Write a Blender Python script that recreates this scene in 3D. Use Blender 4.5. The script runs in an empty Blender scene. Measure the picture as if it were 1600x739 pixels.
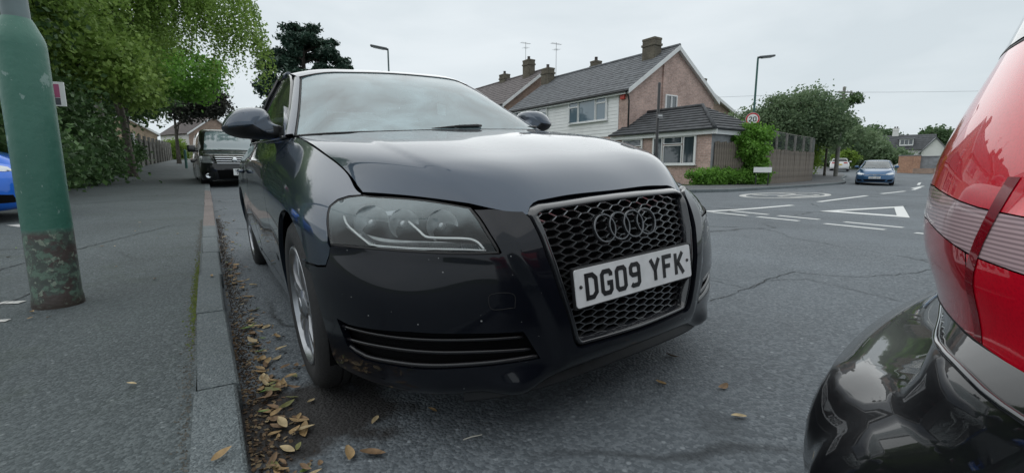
import bpy, bmesh, math, random
import numpy as np
from mathutils import Vector, Matrix
from mathutils.geometry import delaunay_2d_cdt
D=bpy.data; sc=bpy.context.scene; COL=sc.collection
rng=np.random.default_rng(7); random.seed(7)
R=math.radians
# ------------------------------------------------------------ camera, sky, sun, exposure
CAM_H=.8182; CAM_F=715.7; PITCH=.1476
cd=D.cameras.new('camera'); cam=D.objects.new('camera',cd); COL.objects.link(cam); sc.camera=cam
cam.location=(0,0,CAM_H); cam.rotation_euler=(math.pi/2-PITCH,0,0)
cd.sensor_width=36; cd.lens=CAM_F/1600*36; cd.clip_start=.02; cd.clip_end=3000
w=D.worlds.new('World'); sc.world=w; w.use_nodes=True
nt=w.node_tree; nt.nodes.clear()
N=nt.nodes.new; L=nt.links.new
out=N('ShaderNodeOutputWorld'); bg=N('ShaderNodeBackground'); L(bg.outputs[0],out.inputs[0])
SUN_EL,SUN_AZ=R(68),R(-28)
sky=N('ShaderNodeTexSky'); sky.sky_type='NISHITA'; sky.sun_disc=False; sky.sun_elevation=SUN_EL; sky.sun_rotation=SUN_AZ
sky.air_density=1; sky.dust_density=3; sky.ozone_density=1
hs=N('ShaderNodeHueSaturation'); hs.inputs['Saturation'].default_value=.30; L(sky.outputs[0],hs.inputs['Color'])
tc=N('ShaderNodeTexCoord'); mp=N('ShaderNodeMapping'); mp.inputs['Scale'].default_value=(1,1,3.2); L(tc.outputs['Generated'],mp.inputs[0])
nz=N('ShaderNodeTexNoise'); nz.inputs['Scale'].default_value=2.2; nz.inputs['Detail'].default_value=6; nz.inputs['Roughness'].default_value=.52; nz.inputs['Distortion'].default_value=.4; L(mp.outputs[0],nz.inputs['Vector'])
cr=N('ShaderNodeValToRGB'); cr.color_ramp.elements[0].position=.33; cr.color_ramp.elements[0].color=(5.75,6.45,6.85,1); cr.color_ramp.elements[1].position=.66; cr.color_ramp.elements[1].color=(7.0,7.6,7.95,1); L(nz.outputs[0],cr.inputs[0])
mx=N('ShaderNodeMix'); mx.data_type='RGBA'; mx.inputs[0].default_value=.86; L(hs.outputs[0],mx.inputs[6]); L(cr.outputs[0],mx.inputs[7]); L(mx.outputs[2],bg.inputs[0])
bg.inputs[1].default_value=.119
sd=D.lights.new('sun','SUN'); sun=D.objects.new('sun',sd); COL.objects.link(sun); sd.energy=1.5; sd.angle=R(135); sd.color=(1,.97,.92)
sun.rotation_euler=(math.pi/2-SUN_EL,0,math.pi-SUN_AZ)
vs=sc.view_settings; vs.view_transform='Standard'; vs.look='None'; vs.exposure=0; vs.gamma=1
sc.cycles.max_bounces=10; sc.cycles.transparent_max_bounces=24
# ------------------------------------------------------------ helpers
def link(o,parent=None):
    COL.objects.link(o)
    if parent is not None: o.parent=parent
    return o
def tag(o,label=None,cat=None,group=None,kind=None):
    if label: o['label']=label
    if cat: o['category']=cat
    if group: o['group']=group
    if kind: o['kind']=kind
    return o
def empty(name,M=None,label=None,cat=None,group=None):
    o=D.objects.new(name,None); link(o); o.empty_display_size=.2
    if M is not None: o.matrix_world=M
    return tag(o,label,cat,group)
def mk(name,v,f,mat,parent=None,smooth=True,mats=None,midx=None):
    me=D.meshes.new(name); me.from_pydata([tuple(map(float,p)) for p in v],[],[tuple(map(int,q)) for q in f]); me.update()
    for m in (mats or [mat]): me.materials.append(m)
    if midx is not None: me.polygons.foreach_set('material_index',np.asarray(midx,np.int32))
    if smooth: me.polygons.foreach_set('use_smooth',np.ones(len(me.polygons),bool))
    o=D.objects.new(name,me); link(o,parent); return o
def mknp(name,V,F,mat,parent=None,smooth=False,col=None):
    """fast mesh from numpy: V (n,3), F (m,k)"""
    V=np.asarray(V,np.float32); F=np.asarray(F,np.int32); me=D.meshes.new(name)
    me.vertices.add(len(V)); me.vertices.foreach_set('co',V.ravel()); k=F.shape[1]
    me.loops.add(F.size); me.loops.foreach_set('vertex_index',F.ravel()); me.polygons.add(len(F))
    me.polygons.foreach_set('loop_start',np.arange(0,F.size,k,dtype=np.int32))
    me.polygons.foreach_set('use_smooth',np.full(len(F),smooth))
    me.update(calc_edges=True); me.validate()
    if col is not None:
        a=me.attributes.new('tone','FLOAT','FACE'); a.data.foreach_set('value',np.asarray(col,np.float32))
    me.materials.append(mat); o=D.objects.new(name,me); link(o,parent); return o
class MB:
    """collects simple solids into one mesh"""
    def __init__(s): s.v=[]; s.f=[]; s.m=[]
    def add(s,v,f,mi=0):
        n=len(s.v); s.v+= [tuple(map(float,p)) for p in v]; s.f+=[tuple(i+n for i in q) for q in f]; s.m+=[mi]*len(f); return s
    def box(s,c,d,rot=None,mi=0,bev=0):
        x,y,z=(t/2 for t in d)
        if bev:
            bm=bmesh.new(); bmesh.ops.create_cube(bm,size=1); bmesh.ops.scale(bm,vec=d,verts=bm.verts)
            bmesh.ops.bevel(bm,geom=bm.edges[:],offset=bev,segments=2,affect='EDGES',profile=.6)
            P=[v.co.copy() for v in bm.verts]; bm.verts.index_update(); f=[[v.index for v in q.verts] for q in bm.faces]; bm.free()
        else:
            P=[Vector((a*x,b*y,e*z)) for a in(-1,1) for b in(-1,1) for e in(-1,1)]
            f=[(0,1,3,2),(4,6,7,5),(0,4,5,1),(2,3,7,6),(0,2,6,4),(1,5,7,3)]
        if rot is not None: P=[rot@p for p in P]
        return s.add([p+Vector(c) for p in P],f,mi)
    def tube(s,pts,r,n=8,mi=0,cap=True,flat=1.0):
        pts=[Vector(p) for p in pts]; rs=r if hasattr(r,'__len__') else [r]*len(pts); V=[];F=[]; up=None
        for i,p in enumerate(pts):
            t=(pts[min(i+1,len(pts)-1)]-pts[max(i-1,0)]).normalized()
            if up is None: up=t.orthogonal().normalized()
            else:
                up=up-t*up.dot(t)
                up=up.normalized() if up.length>1e-6 else t.orthogonal().normalized()
            b=t.cross(up)
            for k in range(n):
                a=2*math.pi*k/n; V.append(p+(up*math.cos(a)+b*math.sin(a)*flat)*rs[i])
        for i in range(len(pts)-1):
            for k in range(n): F.append((i*n+k,i*n+(k+1)%n,(i+1)*n+(k+1)%n,(i+1)*n+k))
        if cap: F+= [tuple(range(n))[::-1],tuple(range((len(pts)-1)*n,len(pts)*n))]
        return s.add(V,F,mi)
    def lathe(s,prof,n=24,axis='z',c=(0,0,0),mi=0):
        V=[];F=[]
        for r,z in prof:
            for k in range(n):
                a=2*math.pi*k/n; q=(r*math.cos(a),r*math.sin(a),z)
                if axis=='x': q=(q[2],q[0],q[1])
                if axis=='y': q=(q[0],q[2],q[1])
                V.append((q[0]+c[0],q[1]+c[1],q[2]+c[2]))
        for i in range(len(prof)-1):
            for k in range(n): F.append((i*n+k,i*n+(k+1)%n,(i+1)*n+(k+1)%n,(i+1)*n+k))
        return s.add(V,F,mi)
    def prism(s,poly,z0,z1,M=None,mi=0):
        """convex or simple polygon in local xy extruded z0..z1, then M"""
        n=len(poly); V=[Vector((p[0],p[1],z0)) for p in poly]+[Vector((p[0],p[1],z1)) for p in poly]
        F=[tuple(range(n))[::-1],tuple(range(n,2*n))]+[(i,(i+1)%n,n+(i+1)%n,n+i) for i in range(n)]
        if M is not None: V=[M@p for p in V]
        return s.add(V,F,mi)
    def build(s,name,mat,parent=None,smooth=False,sharp=None):
        mats=mat if isinstance(mat,list) else [mat]
        o=mk(name,s.v,s.f,None,parent,smooth,mats,s.m if len(mats)>1 else None)
        bm=bmesh.new(); bm.from_mesh(o.data); bmesh.ops.recalc_face_normals(bm,faces=bm.faces[:])
        if sharp:
            for e in bm.edges:
                if len(e.link_faces)==2 and e.calc_face_angle(0)>R(sharp): e.smooth=False
        bm.to_mesh(o.data); bm.free(); return o
def ss(a,b,x):
    t=np.clip((np.asarray(x,float)-a)/(b-a),0,1); return t*t*(3-2*t)
def inpoly(P,poly):
    P=np.asarray(P,float); q=np.asarray(poly,float); r=np.roll(q,-1,0); ins=np.zeros(len(P),bool)
    for a,b in zip(q,r):
        c=((a[1]>P[:,1])!=(b[1]>P[:,1]))
        with np.errstate(divide='ignore',invalid='ignore'): xi=a[0]+(P[:,1]-a[1])/(b[1]-a[1])*(b[0]-a[0])
        ins^=c&(P[:,0]<xi)
    return ins
def resample(poly,h,closed=True):
    q=[np.asarray(p,float) for p in poly]; o=[]; n=len(q)
    for i in range(n if closed else n-1):
        a,b=q[i],q[(i+1)%n]; k=max(1,int(round(np.linalg.norm(b-a)/h)))
        o+=[a+(b-a)*t/k for t in range(k)]
    if not closed: o.append(q[-1])
    return o
def crspline(pts,h=.02,closed=False):
    """smooth curve through points (centripetal catmull-rom)"""
    q=[np.asarray(p,float) for p in pts]; n=len(q); o=[]
    def g(i): return q[i%n] if closed else (q[i] if 0<=i<n else (2*q[0]-q[1] if i<0 else 2*q[-1]-q[-2]))
    for i in range(n if closed else n-1):
        p0,p1,p2,p3=g(i-1),g(i),g(i+1),g(i+2); t0=0; t1=t0+max(1e-6,np.linalg.norm(p1-p0))**.5; t2=t1+max(1e-6,np.linalg.norm(p2-p1))**.5; t3=t2+max(1e-6,np.linalg.norm(p3-p2))**.5
        k=max(1,int(np.linalg.norm(p2-p1)/h))
        for t in np.linspace(t1,t2,k+1)[:-1]:
            A1=(t1-t)/(t1-t0)*p0+(t-t0)/(t1-t0)*p1; A2=(t2-t)/(t2-t1)*p1+(t-t1)/(t2-t1)*p2; A3=(t3-t)/(t3-t2)*p2+(t-t2)/(t3-t2)*p3
            B1=(t2-t)/(t2-t0)*A1+(t-t0)/(t2-t0)*A2; B2=(t3-t)/(t3-t1)*A2+(t-t1)/(t3-t1)*A3
            o.append((t2-t)/(t2-t1)*B1+(t-t1)/(t2-t1)*B2)
    if not closed: o.append(q[-1])
    return o
def offset_poly(poly,d):
    """move every vertex of a closed polygon inward by d (2d)"""
    q=np.asarray(poly,float); a=np.roll(q,1,0); b=np.roll(q,-1,0); t=b-a; t/=np.maximum(np.linalg.norm(t,axis=1),1e-9)[:,None]
    area=.5*np.sum(q[:,0]*np.roll(q[:,1],-1)-np.roll(q[:,0],-1)*q[:,1]); n=np.stack([-t[:,1],t[:,0]],1)*(1 if area>0 else -1)
    return q+n*d
def panel(name,S,poly,mat,parent,holes=(),h=.02,depth=.015,off=0,mirror=False,rim=True,flip=False,hv=None,axmap=None):
    """piece of surface S(u,v) cut by a (u,v) outline with holes, edges turned inward"""
    hv=hv or h
    loops=[resample(poly,h)]+[resample(q,h) for q in holes]; V=[];E=[]
    for lp in loops:
        n0=len(V); V+=lp; E+=[(n0+i,n0+(i+1)%len(lp)) for i in range(len(lp))]
    nb=len(V); A=np.array(V); lo=A.min(0); hi=A.max(0)
    gu=np.arange(lo[0],hi[0],h); gv=np.arange(lo[1],hi[1],hv); G=np.array([(a+(h/2 if j%2 else 0),b) for j,b in enumerate(gv) for a in gu])
    if len(G):
        m=inpoly(G,loops[0])
        for q in loops[1:]: m&=~inpoly(G,q)
        G=G[m]
        if len(G):
            dmin=np.full(len(G),9.)
            for i in range(0,nb,400): dmin=np.minimum(dmin,np.sqrt(((G[:,None]-A[None,i:i+400])**2).sum(2)).min(1))
            G=G[dmin>h*.55]; V=V+list(G)
    vv,ee,ff,ov,oe,of=delaunay_2d_cdt([Vector((float(a[0]),float(a[1]))) for a in V],E,[],0,1e-6)
    UV=np.array([(q.x,q.y) for q in vv]); F=np.array(ff); c=UV[F].mean(1); m=inpoly(c,loops[0])
    for q in loops[1:]: m&=~inpoly(c,q)
    F=F[m]; P=S(UV[:,0],UV[:,1]); Nn=S.nrm(UV[:,0],UV[:,1])
    if flip: Nn=-Nn
    P=P+Nn*off; P=list(P)
    # consistent winding with normal
    fn=np.cross(np.array(P)[F[:,1]]-np.array(P)[F[:,0]],np.array(P)[F[:,2]]-np.array(P)[F[:,0]])
    bad=(fn*Nn[F].mean(1)).sum(1)<0; F[bad]=F[bad][:,::-1]; faces=[tuple(f) for f in F]
    if rim:
        inv={}
        for i,o in enumerate(ov):
            for j in o: inv.setdefault(j,i)
        k=0
        for lp in loops:
            ids=[inv[k+i] for i in range(len(lp))]; k+=len(lp); n0=len(P); b=min(.0025,depth/2)
            q=UV[ids]; 
            for i in ids: P.append(P[i]+0*Nn[i])
            for i in ids: P.append(P[i]-Nn[i]*depth)
            n=len(ids)
            for i in range(n): faces.append((n0+i,n0+(i+1)%n,n0+n+(i+1)%n,n0+n+i))
    P=np.array(P)
    if mirror: P=P*[-1,1,1]; faces=[f[::-1] for f in faces]
    o=mk(name,P,faces,mat,parent); return o
# ------------------------------------------------------------ materials
def nodemat(name):
    m=D.materials.new(name); m.use_nodes=True; b=m.node_tree.nodes['Principled BSDF']; return m,m.node_tree,b
def simple(name,col,rough=.6,metal=0,spec=.5,coat=0,coatr=.05,bump=0,bscale=40,vary=0,vscale=8,emit=None):
    m,t,b=nodemat(name); b.inputs['Base Color'].default_value=(*col,1); b.inputs['Roughness'].default_value=rough; b.inputs['Metallic'].default_value=metal
    b.inputs['Specular IOR Level'].default_value=spec; b.inputs['Coat Weight'].default_value=coat; b.inputs['Coat Roughness'].default_value=coatr
    n=t.nodes.new; l=t.links.new
    if vary or bump:
        tc=n('ShaderNodeTexCoord')
    if vary:
        z=n('ShaderNodeTexNoise'); z.inputs['Scale'].default_value=vscale; z.inputs['Detail'].default_value=5; l(tc.outputs['Object'],z.inputs['Vector'])
        r=n('ShaderNodeValToRGB'); r.color_ramp.elements[0].position=.3; r.color_ramp.elements[1].position=.7
        r.color_ramp.elements[0].color=(*[c*(1-vary) for c in col],1); r.color_ramp.elements[1].color=(*[min(1,c*(1+vary)) for c in col],1)
        l(z.outputs[0],r.inputs[0]); l(r.outputs[0],b.inputs['Base Color'])
    if bump:
        z=n('ShaderNodeTexNoise'); z.inputs['Scale'].default_value=bscale; z.inputs['Detail'].default_value=4; l(tc.outputs['Object'],z.inputs['Vector'])
        bp=n('ShaderNodeBump'); bp.inputs['Strength'].default_value=bump; bp.inputs['Distance'].default_value=.01; l(z.outputs[0],bp.inputs['Height']); l(bp.outputs[0],b.inputs['Normal'])
    return m
def carpaint(name,col,metal=.0,dust=.1,specks=0,rough=.3,dustcol=(.16,.165,.16),cior=1.55):
    """clear-coated paint with a film of road dust and, low down, chips and specks"""
    m,t,b=nodemat(name); n=t.nodes.new; l=t.links.new
    b.inputs['Metallic'].default_value=metal; b.inputs['Coat Weight'].default_value=1; b.inputs['Coat Roughness'].default_value=.025; b.inputs['Coat IOR'].default_value=cior; b.inputs['Specular IOR Level'].default_value=.12
    tc=n('ShaderNodeTexCoord'); z=n('ShaderNodeTexNoise'); z.inputs['Scale'].default_value=5; z.inputs['Detail'].default_value=8; z.inputs['Roughness'].default_value=.65; l(tc.outputs['Object'],z.inputs['Vector'])
    r=n('ShaderNodeMapRange'); r.inputs[1].default_value=.35; r.inputs[2].default_value=.75; r.inputs[3].default_value=dust*.35; r.inputs[4].default_value=dust; l(z.outputs[0],r.inputs[0])
    fac=r.outputs[0]
    if specks:
        v=n('ShaderNodeTexVoronoi'); v.inputs['Scale'].default_value=46; v.inputs['Randomness'].default_value=1; l(tc.outputs['Object'],v.inputs['Vector'])
        zz=n('ShaderNodeTexNoise'); zz.inputs['Scale'].default_value=9; l(tc.outputs['Object'],zz.inputs['Vector'])
        wn=n('ShaderNodeTexWhiteNoise'); wn.noise_dimensions='3D'; l(v.outputs['Position'],wn.inputs['Vector'])
        th=n('ShaderNodeMath'); th.operation='MULTIPLY'; l(wn.outputs['Value'],th.inputs[0]); l(zz.outputs[0],th.inputs[1])
        pw=n('ShaderNodeMath'); pw.operation='POWER'; l(th.outputs[0],pw.inputs[0]); pw.inputs[1].default_value=3.2
        sc_=n('ShaderNodeMath'); sc_.operation='MULTIPLY'; l(pw.outputs[0],sc_.inputs[0]); sc_.inputs[1].default_value=specks
        lt=n('ShaderNodeMath'); lt.operation='LESS_THAN'; l(v.outputs['Distance'],lt.inputs[0]); l(sc_.outputs[0],lt.inputs[1])
        ml=n('ShaderNodeMath'); ml.operation='MULTIPLY'; ml.inputs[1].default_value=.75; l(lt.outputs[0],ml.inputs[0])
        ad=n('ShaderNodeMath'); ad.operation='MAXIMUM'; l(ml.outputs[0],ad.inputs[0]); l(fac,ad.inputs[1]); fac=ad.outputs[0]
    mix=n('ShaderNodeMix'); mix.data_type='RGBA'; mix.inputs[6].default_value=(*col,1); mix.inputs[7].default_value=(*dustcol,1); l(fac,mix.inputs[0]); l(mix.outputs[2],b.inputs['Base Color'])
    rr=n('ShaderNodeMapRange'); rr.inputs[1].default_value=0; rr.inputs[2].default_value=.5; rr.inputs[3].default_value=rough; rr.inputs[4].default_value=.8; l(fac,rr.inputs[0]); l(rr.outputs[0],b.inputs['Roughness'])
    cw=n('ShaderNodeMapRange'); cw.inputs[1].default_value=0; cw.inputs[2].default_value=.7; cw.inputs[3].default_value=1; cw.inputs[4].default_value=.15; l(fac,cw.inputs[0]); l(cw.outputs[0],b.inputs['Coat Weight'])
    return m
def thinglass(name,tint=(.8,.9,.9),ior=1.5,haze=.0,rough=.0,hazecol=(.5,.55,.56)):
    """thin pane: clear by transmission, mirrors by fresnel, a pale film of dust and painted sky sheen"""
    m=D.materials.new(name); m.use_nodes=True; t=m.node_tree; t.nodes.clear(); n=t.nodes.new; l=t.links.new
    o=n('ShaderNodeOutputMaterial'); tr=n('ShaderNodeBsdfTransparent'); tr.inputs[0].default_value=(*tint,1)
    g=n('ShaderNodeBsdfGlossy'); g.inputs['Roughness'].default_value=rough; fr=n('ShaderNodeFresnel'); fr.inputs[0].default_value=ior
    df=n('ShaderNodeBsdfDiffuse'); df.inputs[0].default_value=(*hazecol,1)
    m0=n('ShaderNodeMixShader'); m0.inputs[0].default_value=haze
    if haze>.05:
        tc=n('ShaderNodeTexCoord'); nz=n('ShaderNodeTexNoise'); nz.inputs['Scale'].default_value=2.6; nz.inputs['Detail'].default_value=7; nz.inputs['Roughness'].default_value=.6; nz.inputs['Distortion'].default_value=.6; l(tc.outputs['Object'],nz.inputs['Vector']); mr=n('ShaderNodeMapRange'); mr.inputs[1].default_value=.3; mr.inputs[2].default_value=.7; mr.inputs[3].default_value=haze*.35; mr.inputs[4].default_value=haze*1.65; l(nz.outputs[0],mr.inputs[0]); l(mr.outputs[0],m0.inputs[0])
    l(tr.outputs[0],m0.inputs[1]); l(df.outputs[0],m0.inputs[2])
    m1=n('ShaderNodeMixShader'); l(fr.outputs[0],m1.inputs[0]); l(m0.outputs[0],m1.inputs[1]); l(g.outputs[0],m1.inputs[2]); l(m1.outputs[0],o.inputs[0])
    return m
MT={}
MT['hero_paint']=carpaint('midnight_paint',(.022,.038,.063),metal=.9,dust=.012,specks=0,rough=.38,cior=1.65)
MT['hero_bumper']=carpaint('midnight_bumper_paint',(.004,.005,.009),metal=.15,dust=.004,specks=.75,dustcol=(.36,.37,.37),cior=1.36)
MT['gloss_black']=simple('gloss_black_trim',(.008,.0085,.01),rough=.16,coat=.6)
MT['trim_black']=simple('black_plastic',(.014,.0145,.016),rough=.5,vary=.3,vscale=30)
MT['mesh_black']=simple('black_grille_mesh',(.24,.245,.255),rough=.25,metal=.9,coat=.3)
MT['void']=simple('dark_cavity',(.004,.004,.0045),rough=.9,spec=.1)
MT['rubber']=simple('tyre_rubber',(.016,.016,.017),rough=.75,bump=.25,bscale=90,vary=.25)
MT['seal']=simple('rubber_seal',(.01,.01,.011),rough=.6)
MT['alloy']=simple('silver_alloy',(.33,.34,.36),rough=.28,metal=.85,vary=.15,vscale=20)
MT['rim_dark']=simple('brake_dusted_rim',(.09,.088,.088),rough=.5,metal=.6,vary=.3)
MT['chrome']=simple('chrome',(.72,.74,.76),rough=.08,metal=1)
MT['silver_plastic']=simple('silver_reflector',(.62,.64,.65),rough=.13,metal=.9)
MT['plate_white']=simple('plate_white',(.72,.73,.74),rough=.35,coat=.4,vary=.06,vscale=30)
MT['plate_yellow']=simple('plate_yellow',(.75,.55,.05),rough=.35)
MT['ink']=simple('plate_black',(.012,.012,.014),rough=.4)
MT['wscreen']=thinglass('windscreen_glass',(.62,.78,.80),2.05,.29,0,(.46,.67,.73))  # pale teal film paints in the sky's reflection across the windscreen
MT['sglass']=thinglass('side_glass',(.35,.42,.42),1.6,.05)
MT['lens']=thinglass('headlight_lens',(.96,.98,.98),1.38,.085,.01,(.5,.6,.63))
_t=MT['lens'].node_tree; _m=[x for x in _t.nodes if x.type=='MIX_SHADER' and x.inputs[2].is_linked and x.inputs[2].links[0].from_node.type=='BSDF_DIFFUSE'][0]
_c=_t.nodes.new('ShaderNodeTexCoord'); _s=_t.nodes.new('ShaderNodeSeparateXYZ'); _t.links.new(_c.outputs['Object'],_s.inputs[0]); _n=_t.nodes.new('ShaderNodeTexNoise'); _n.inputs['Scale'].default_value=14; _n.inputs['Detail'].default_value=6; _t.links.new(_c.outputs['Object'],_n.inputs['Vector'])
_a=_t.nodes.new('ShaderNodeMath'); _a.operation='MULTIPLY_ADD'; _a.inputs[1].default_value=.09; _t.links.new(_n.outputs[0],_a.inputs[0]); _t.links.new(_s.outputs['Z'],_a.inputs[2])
_r=_t.nodes.new('ShaderNodeMapRange'); _r.inputs[1].default_value=.665; _r.inputs[2].default_value=.745; _r.inputs[3].default_value=.025; _r.inputs[4].default_value=.32; _t.links.new(_a.outputs[0],_r.inputs[0])   # haze rising towards the top paints in the sky's sheen on the lens
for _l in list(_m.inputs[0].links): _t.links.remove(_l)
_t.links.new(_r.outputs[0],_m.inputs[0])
MT['interior']=simple('car_interior',(.05,.052,.055),rough=.8)
MT['interior_light']=simple('roof_lining',(.42,.44,.43),rough=.9)
MT['drl']=simple('white_light_guide',(.92,.94,.93),rough=.2,coat=.3)
# ------------------------------------------------------------ spline surfaces of the parked hatchback (car frame: x to the left of the picture is negative, y backwards, z up)
def _wts(k,q):
    """natural cubic spline weights: matrix (len(q),len(k))"""
    k=np.asarray(k,float); q=np.atleast_1d(np.asarray(q,float)); n=len(k); h=np.diff(k)
    A=np.zeros((n,n)); B=np.zeros((n,n)); A[0,0]=A[-1,-1]=1
    for i in range(1,n-1):
        A[i,i-1]=h[i-1]; A[i,i]=2*(h[i-1]+h[i]); A[i,i+1]=h[i]
        B[i,i-1]=6/h[i-1]; B[i,i+1]=6/h[i]; B[i,i]=-6/h[i-1]-6/h[i]
    M=np.linalg.solve(A,B)
    i=np.clip(np.searchsorted(k,q)-1,0,n-2); H=h[i]; a=(k[i+1]-q)/H; b=(q-k[i])/H
    W=np.zeros((len(q),n)); r=np.arange(len(q)); W[r,i]+=a; W[r,i+1]+=b
    W+=((a**3-a)*H*H/6)[:,None]*M[i]+((b**3-b)*H*H/6)[:,None]*M[i+1]
    return W
class Surf:
    def __init__(s,C,uk=None,vk=None):
        s.C=C=np.asarray(C,float)
        s.uk=np.concatenate([[0],np.cumsum(np.linalg.norm(np.diff(C,axis=0),axis=2).mean(1))]) if uk is None else np.asarray(uk,float)
        s.vk=np.concatenate([[0],np.cumsum(np.linalg.norm(np.diff(C,axis=1),axis=2).mean(0))]) if vk is None else np.asarray(vk,float)
    def __call__(s,u,v):
        return np.einsum('qi,ijk,qj->qk',_wts(s.uk,u),s.C,_wts(s.vk,v))
    def nrm(s,u,v,e=2e-3):
        u=np.atleast_1d(np.asarray(u,float)); v=np.atleast_1d(np.asarray(v,float))
        n=np.cross(s(u+e,v)-s(u-e,v),s(u,v+e)-s(u,v-e)); return n/np.linalg.norm(n,axis=1)[:,None]
WRAP=[ # stations nose centre -> rear centre, 8 levels bottom -> top
[(0,.13,.165),(0,.018,.193),(0,-.008,.255),(0,-.012,.35),(0,-.006,.45),(0,.012,.54),(0,.042,.63),(0,.085,.695)],
[(-.2,.14,.163),(-.2,.025,.19),(-.2,-.001,.255),(-.2,-.005,.35),(-.2,.001,.45),(-.2,.019,.54),(-.2,.05,.63),(-.2,.095,.694)],
[(-.35,.16,.158),(-.355,.052,.18),(-.36,.03,.25),(-.36,.026,.345),(-.36,.031,.44),(-.36,.047,.53),(-.36,.076,.605),(-.36,.115,.665)],
[(-.49,.21,.145),(-.505,.11,.168),(-.515,.088,.245),(-.52,.085,.345),(-.52,.092,.45),(-.52,.108,.545),(-.515,.155,.63),(-.50,.245,.693)],
[(-.61,.29,.14),(-.635,.20,.162),(-.655,.18,.24),(-.668,.183,.345),(-.672,.195,.455),(-.668,.225,.555),(-.65,.30,.65),(-.60,.40,.714)],
[(-.71,.42,.145),(-.745,.355,.165),(-.765,.33,.245),(-.782,.325,.35),(-.79,.335,.46),(-.787,.37,.57),(-.765,.44,.67),(-.685,.525,.730)],
[(-.79,.55,.165),(-.82,.515,.185),(-.84,.50,.265),(-.853,.495,.36),(-.857,.50,.47),(-.85,.52,.58),(-.822,.56,.695),(-.686,.635,.778)],
[(-.83,.80,.17),(-.865,.80,.2),(-.873,.8,.28),(-.878,.8,.38),(-.882,.8,.49),(-.88,.8,.6),(-.848,.81,.74),(-.706,.86,.858)],
[(-.83,1.1,.17),(-.86,1.1,.2),(-.868,1.1,.28),(-.876,1.1,.38),(-.882,1.1,.49),(-.882,1.1,.61),(-.855,1.1,.77),(-.715,1.12,.915)],
[(-.82,1.4,.17),(-.845,1.4,.2),(-.855,1.4,.28),(-.865,1.4,.38),(-.877,1.4,.5),(-.882,1.4,.63),(-.862,1.4,.80),(-.722,1.4,.957)],
[(-.82,2.0,.17),(-.843,2.,.2),(-.852,2.,.28),(-.862,2.,.38),(-.876,2.,.5),(-.882,2.,.64),(-.865,2.,.82),(-.80,2.,.965)],
[(-.82,2.7,.17),(-.843,2.7,.2),(-.852,2.7,.28),(-.862,2.7,.38),(-.876,2.7,.5),(-.882,2.7,.64),(-.865,2.7,.83),(-.79,2.7,.985)],
[(-.82,3.35,.17),(-.845,3.35,.2),(-.855,3.35,.28),(-.868,3.35,.38),(-.88,3.35,.5),(-.882,3.35,.64),(-.855,3.35,.84),(-.76,3.35,1.0)],
[(-.80,3.85,.20),(-.83,3.86,.24),(-.84,3.87,.3),(-.853,3.88,.38),(-.863,3.88,.5),(-.86,3.87,.64),(-.82,3.82,.85),(-.70,3.78,1.02)],
[(-.70,4.08,.24),(-.73,4.12,.28),(-.745,4.14,.34),(-.76,4.15,.42),(-.765,4.14,.52),(-.75,4.12,.66),(-.71,4.07,.86),(-.60,3.98,1.03)],
[(-.43,4.19,.24),(-.44,4.23,.28),(-.45,4.255,.34),(-.46,4.265,.42),(-.46,4.25,.52),(-.455,4.22,.66),(-.44,4.16,.86),(-.38,4.08,1.03)],
[(0,4.22,.24),(0,4.265,.28),(0,4.29,.34),(0,4.295,.42),(0,4.28,.52),(0,4.25,.66),(0,4.19,.86),(0,4.11,1.03)],
]
HOOD=[ # columns centre -> shut line, rows front -> cowl
[(0,.07,.672),(0,.18,.762),(0,.38,.832),(0,.60,.882),(0,.88,.927),(0,1.13,.957)],
[(-.2,.078,.670),(-.2,.19,.764),(-.2,.39,.834),(-.2,.61,.882),(-.2,.885,.926),(-.2,1.14,.957)],
[(-.365,.108,.655),(-.37,.21,.764),(-.375,.40,.834),(-.38,.625,.884),(-.39,.90,.919),(-.4,1.17,.956)],
[(-.50,.255,.683),(-.52,.34,.765),(-.545,.485,.831),(-.56,.68,.878),(-.575,.95,.919),(-.585,1.235,.955)],
[(-.685,.515,.722),(-.685,.62,.774),(-.694,.755,.825),(-.707,.88,.863),(-.715,1.1,.912),(-.718,1.4,.957)],
]
class Disp(Surf):
    """a surface pushed along its normal by d(u,v)"""
    def __init__(s,base,d): s.b=base; s.uk=base.uk; s.vk=base.vk; s.d=d
    def __call__(s,u,v):
        u=np.atleast_1d(np.asarray(u,float)); v=np.atleast_1d(np.asarray(v,float))
        return s.b(u,v)+s.b.nrm(u,v)*s.sgn*s.d(u,v)[:,None]
    sgn=1
half=np.asarray(WRAP,float); other=half[:0:-1].copy(); other[:,:,0]*=-1
_h=Surf(WRAP); _u=np.concatenate([-_h.uk[:0:-1],_h.uk])
WR0=Surf(np.concatenate([other,half]),_u,_h.vk)
hh=np.asarray(HOOD,float); ho=hh[:0:-1].copy(); ho[:,:,0]*=-1; _g=Surf(HOOD)
HD0=Surf(np.concatenate([ho,hh]),np.concatenate([-_g.uk[:0:-1],_g.uk]),_g.vk)
def wr_d(u,v):
    a=np.abs(u); uc=np.interp(v,[.03,.1357,.2414,.3658,.5113,.78],[.30,.3235,.3542,.395,.4456,.482])
    wd=np.interp(v,[.1,.37,.8],[.024,.03,.066])
    d=.018*(1-ss(0,1,(a-(uc-wd))/wd))*(ss(.08,.14,v))
    # chin flare beside the centre lip
    d=d+.030*np.exp(-((a-.43)/.075)**2)*ss(.13,.085,v)*ss(.0,.03,v+.005)
    # soft crease under the lamps and along the flanks
    d=d+.006*np.exp(-((v-.495)/.012)**2)*ss(.44,.5,a)*ss(1.0,.93,a)
    d=d+.009*ss(.70,.66,v)*ss(.62,.655,v)*ss(1.7,2.1,a)*ss(4.5,4.2,a)
    return d
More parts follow.
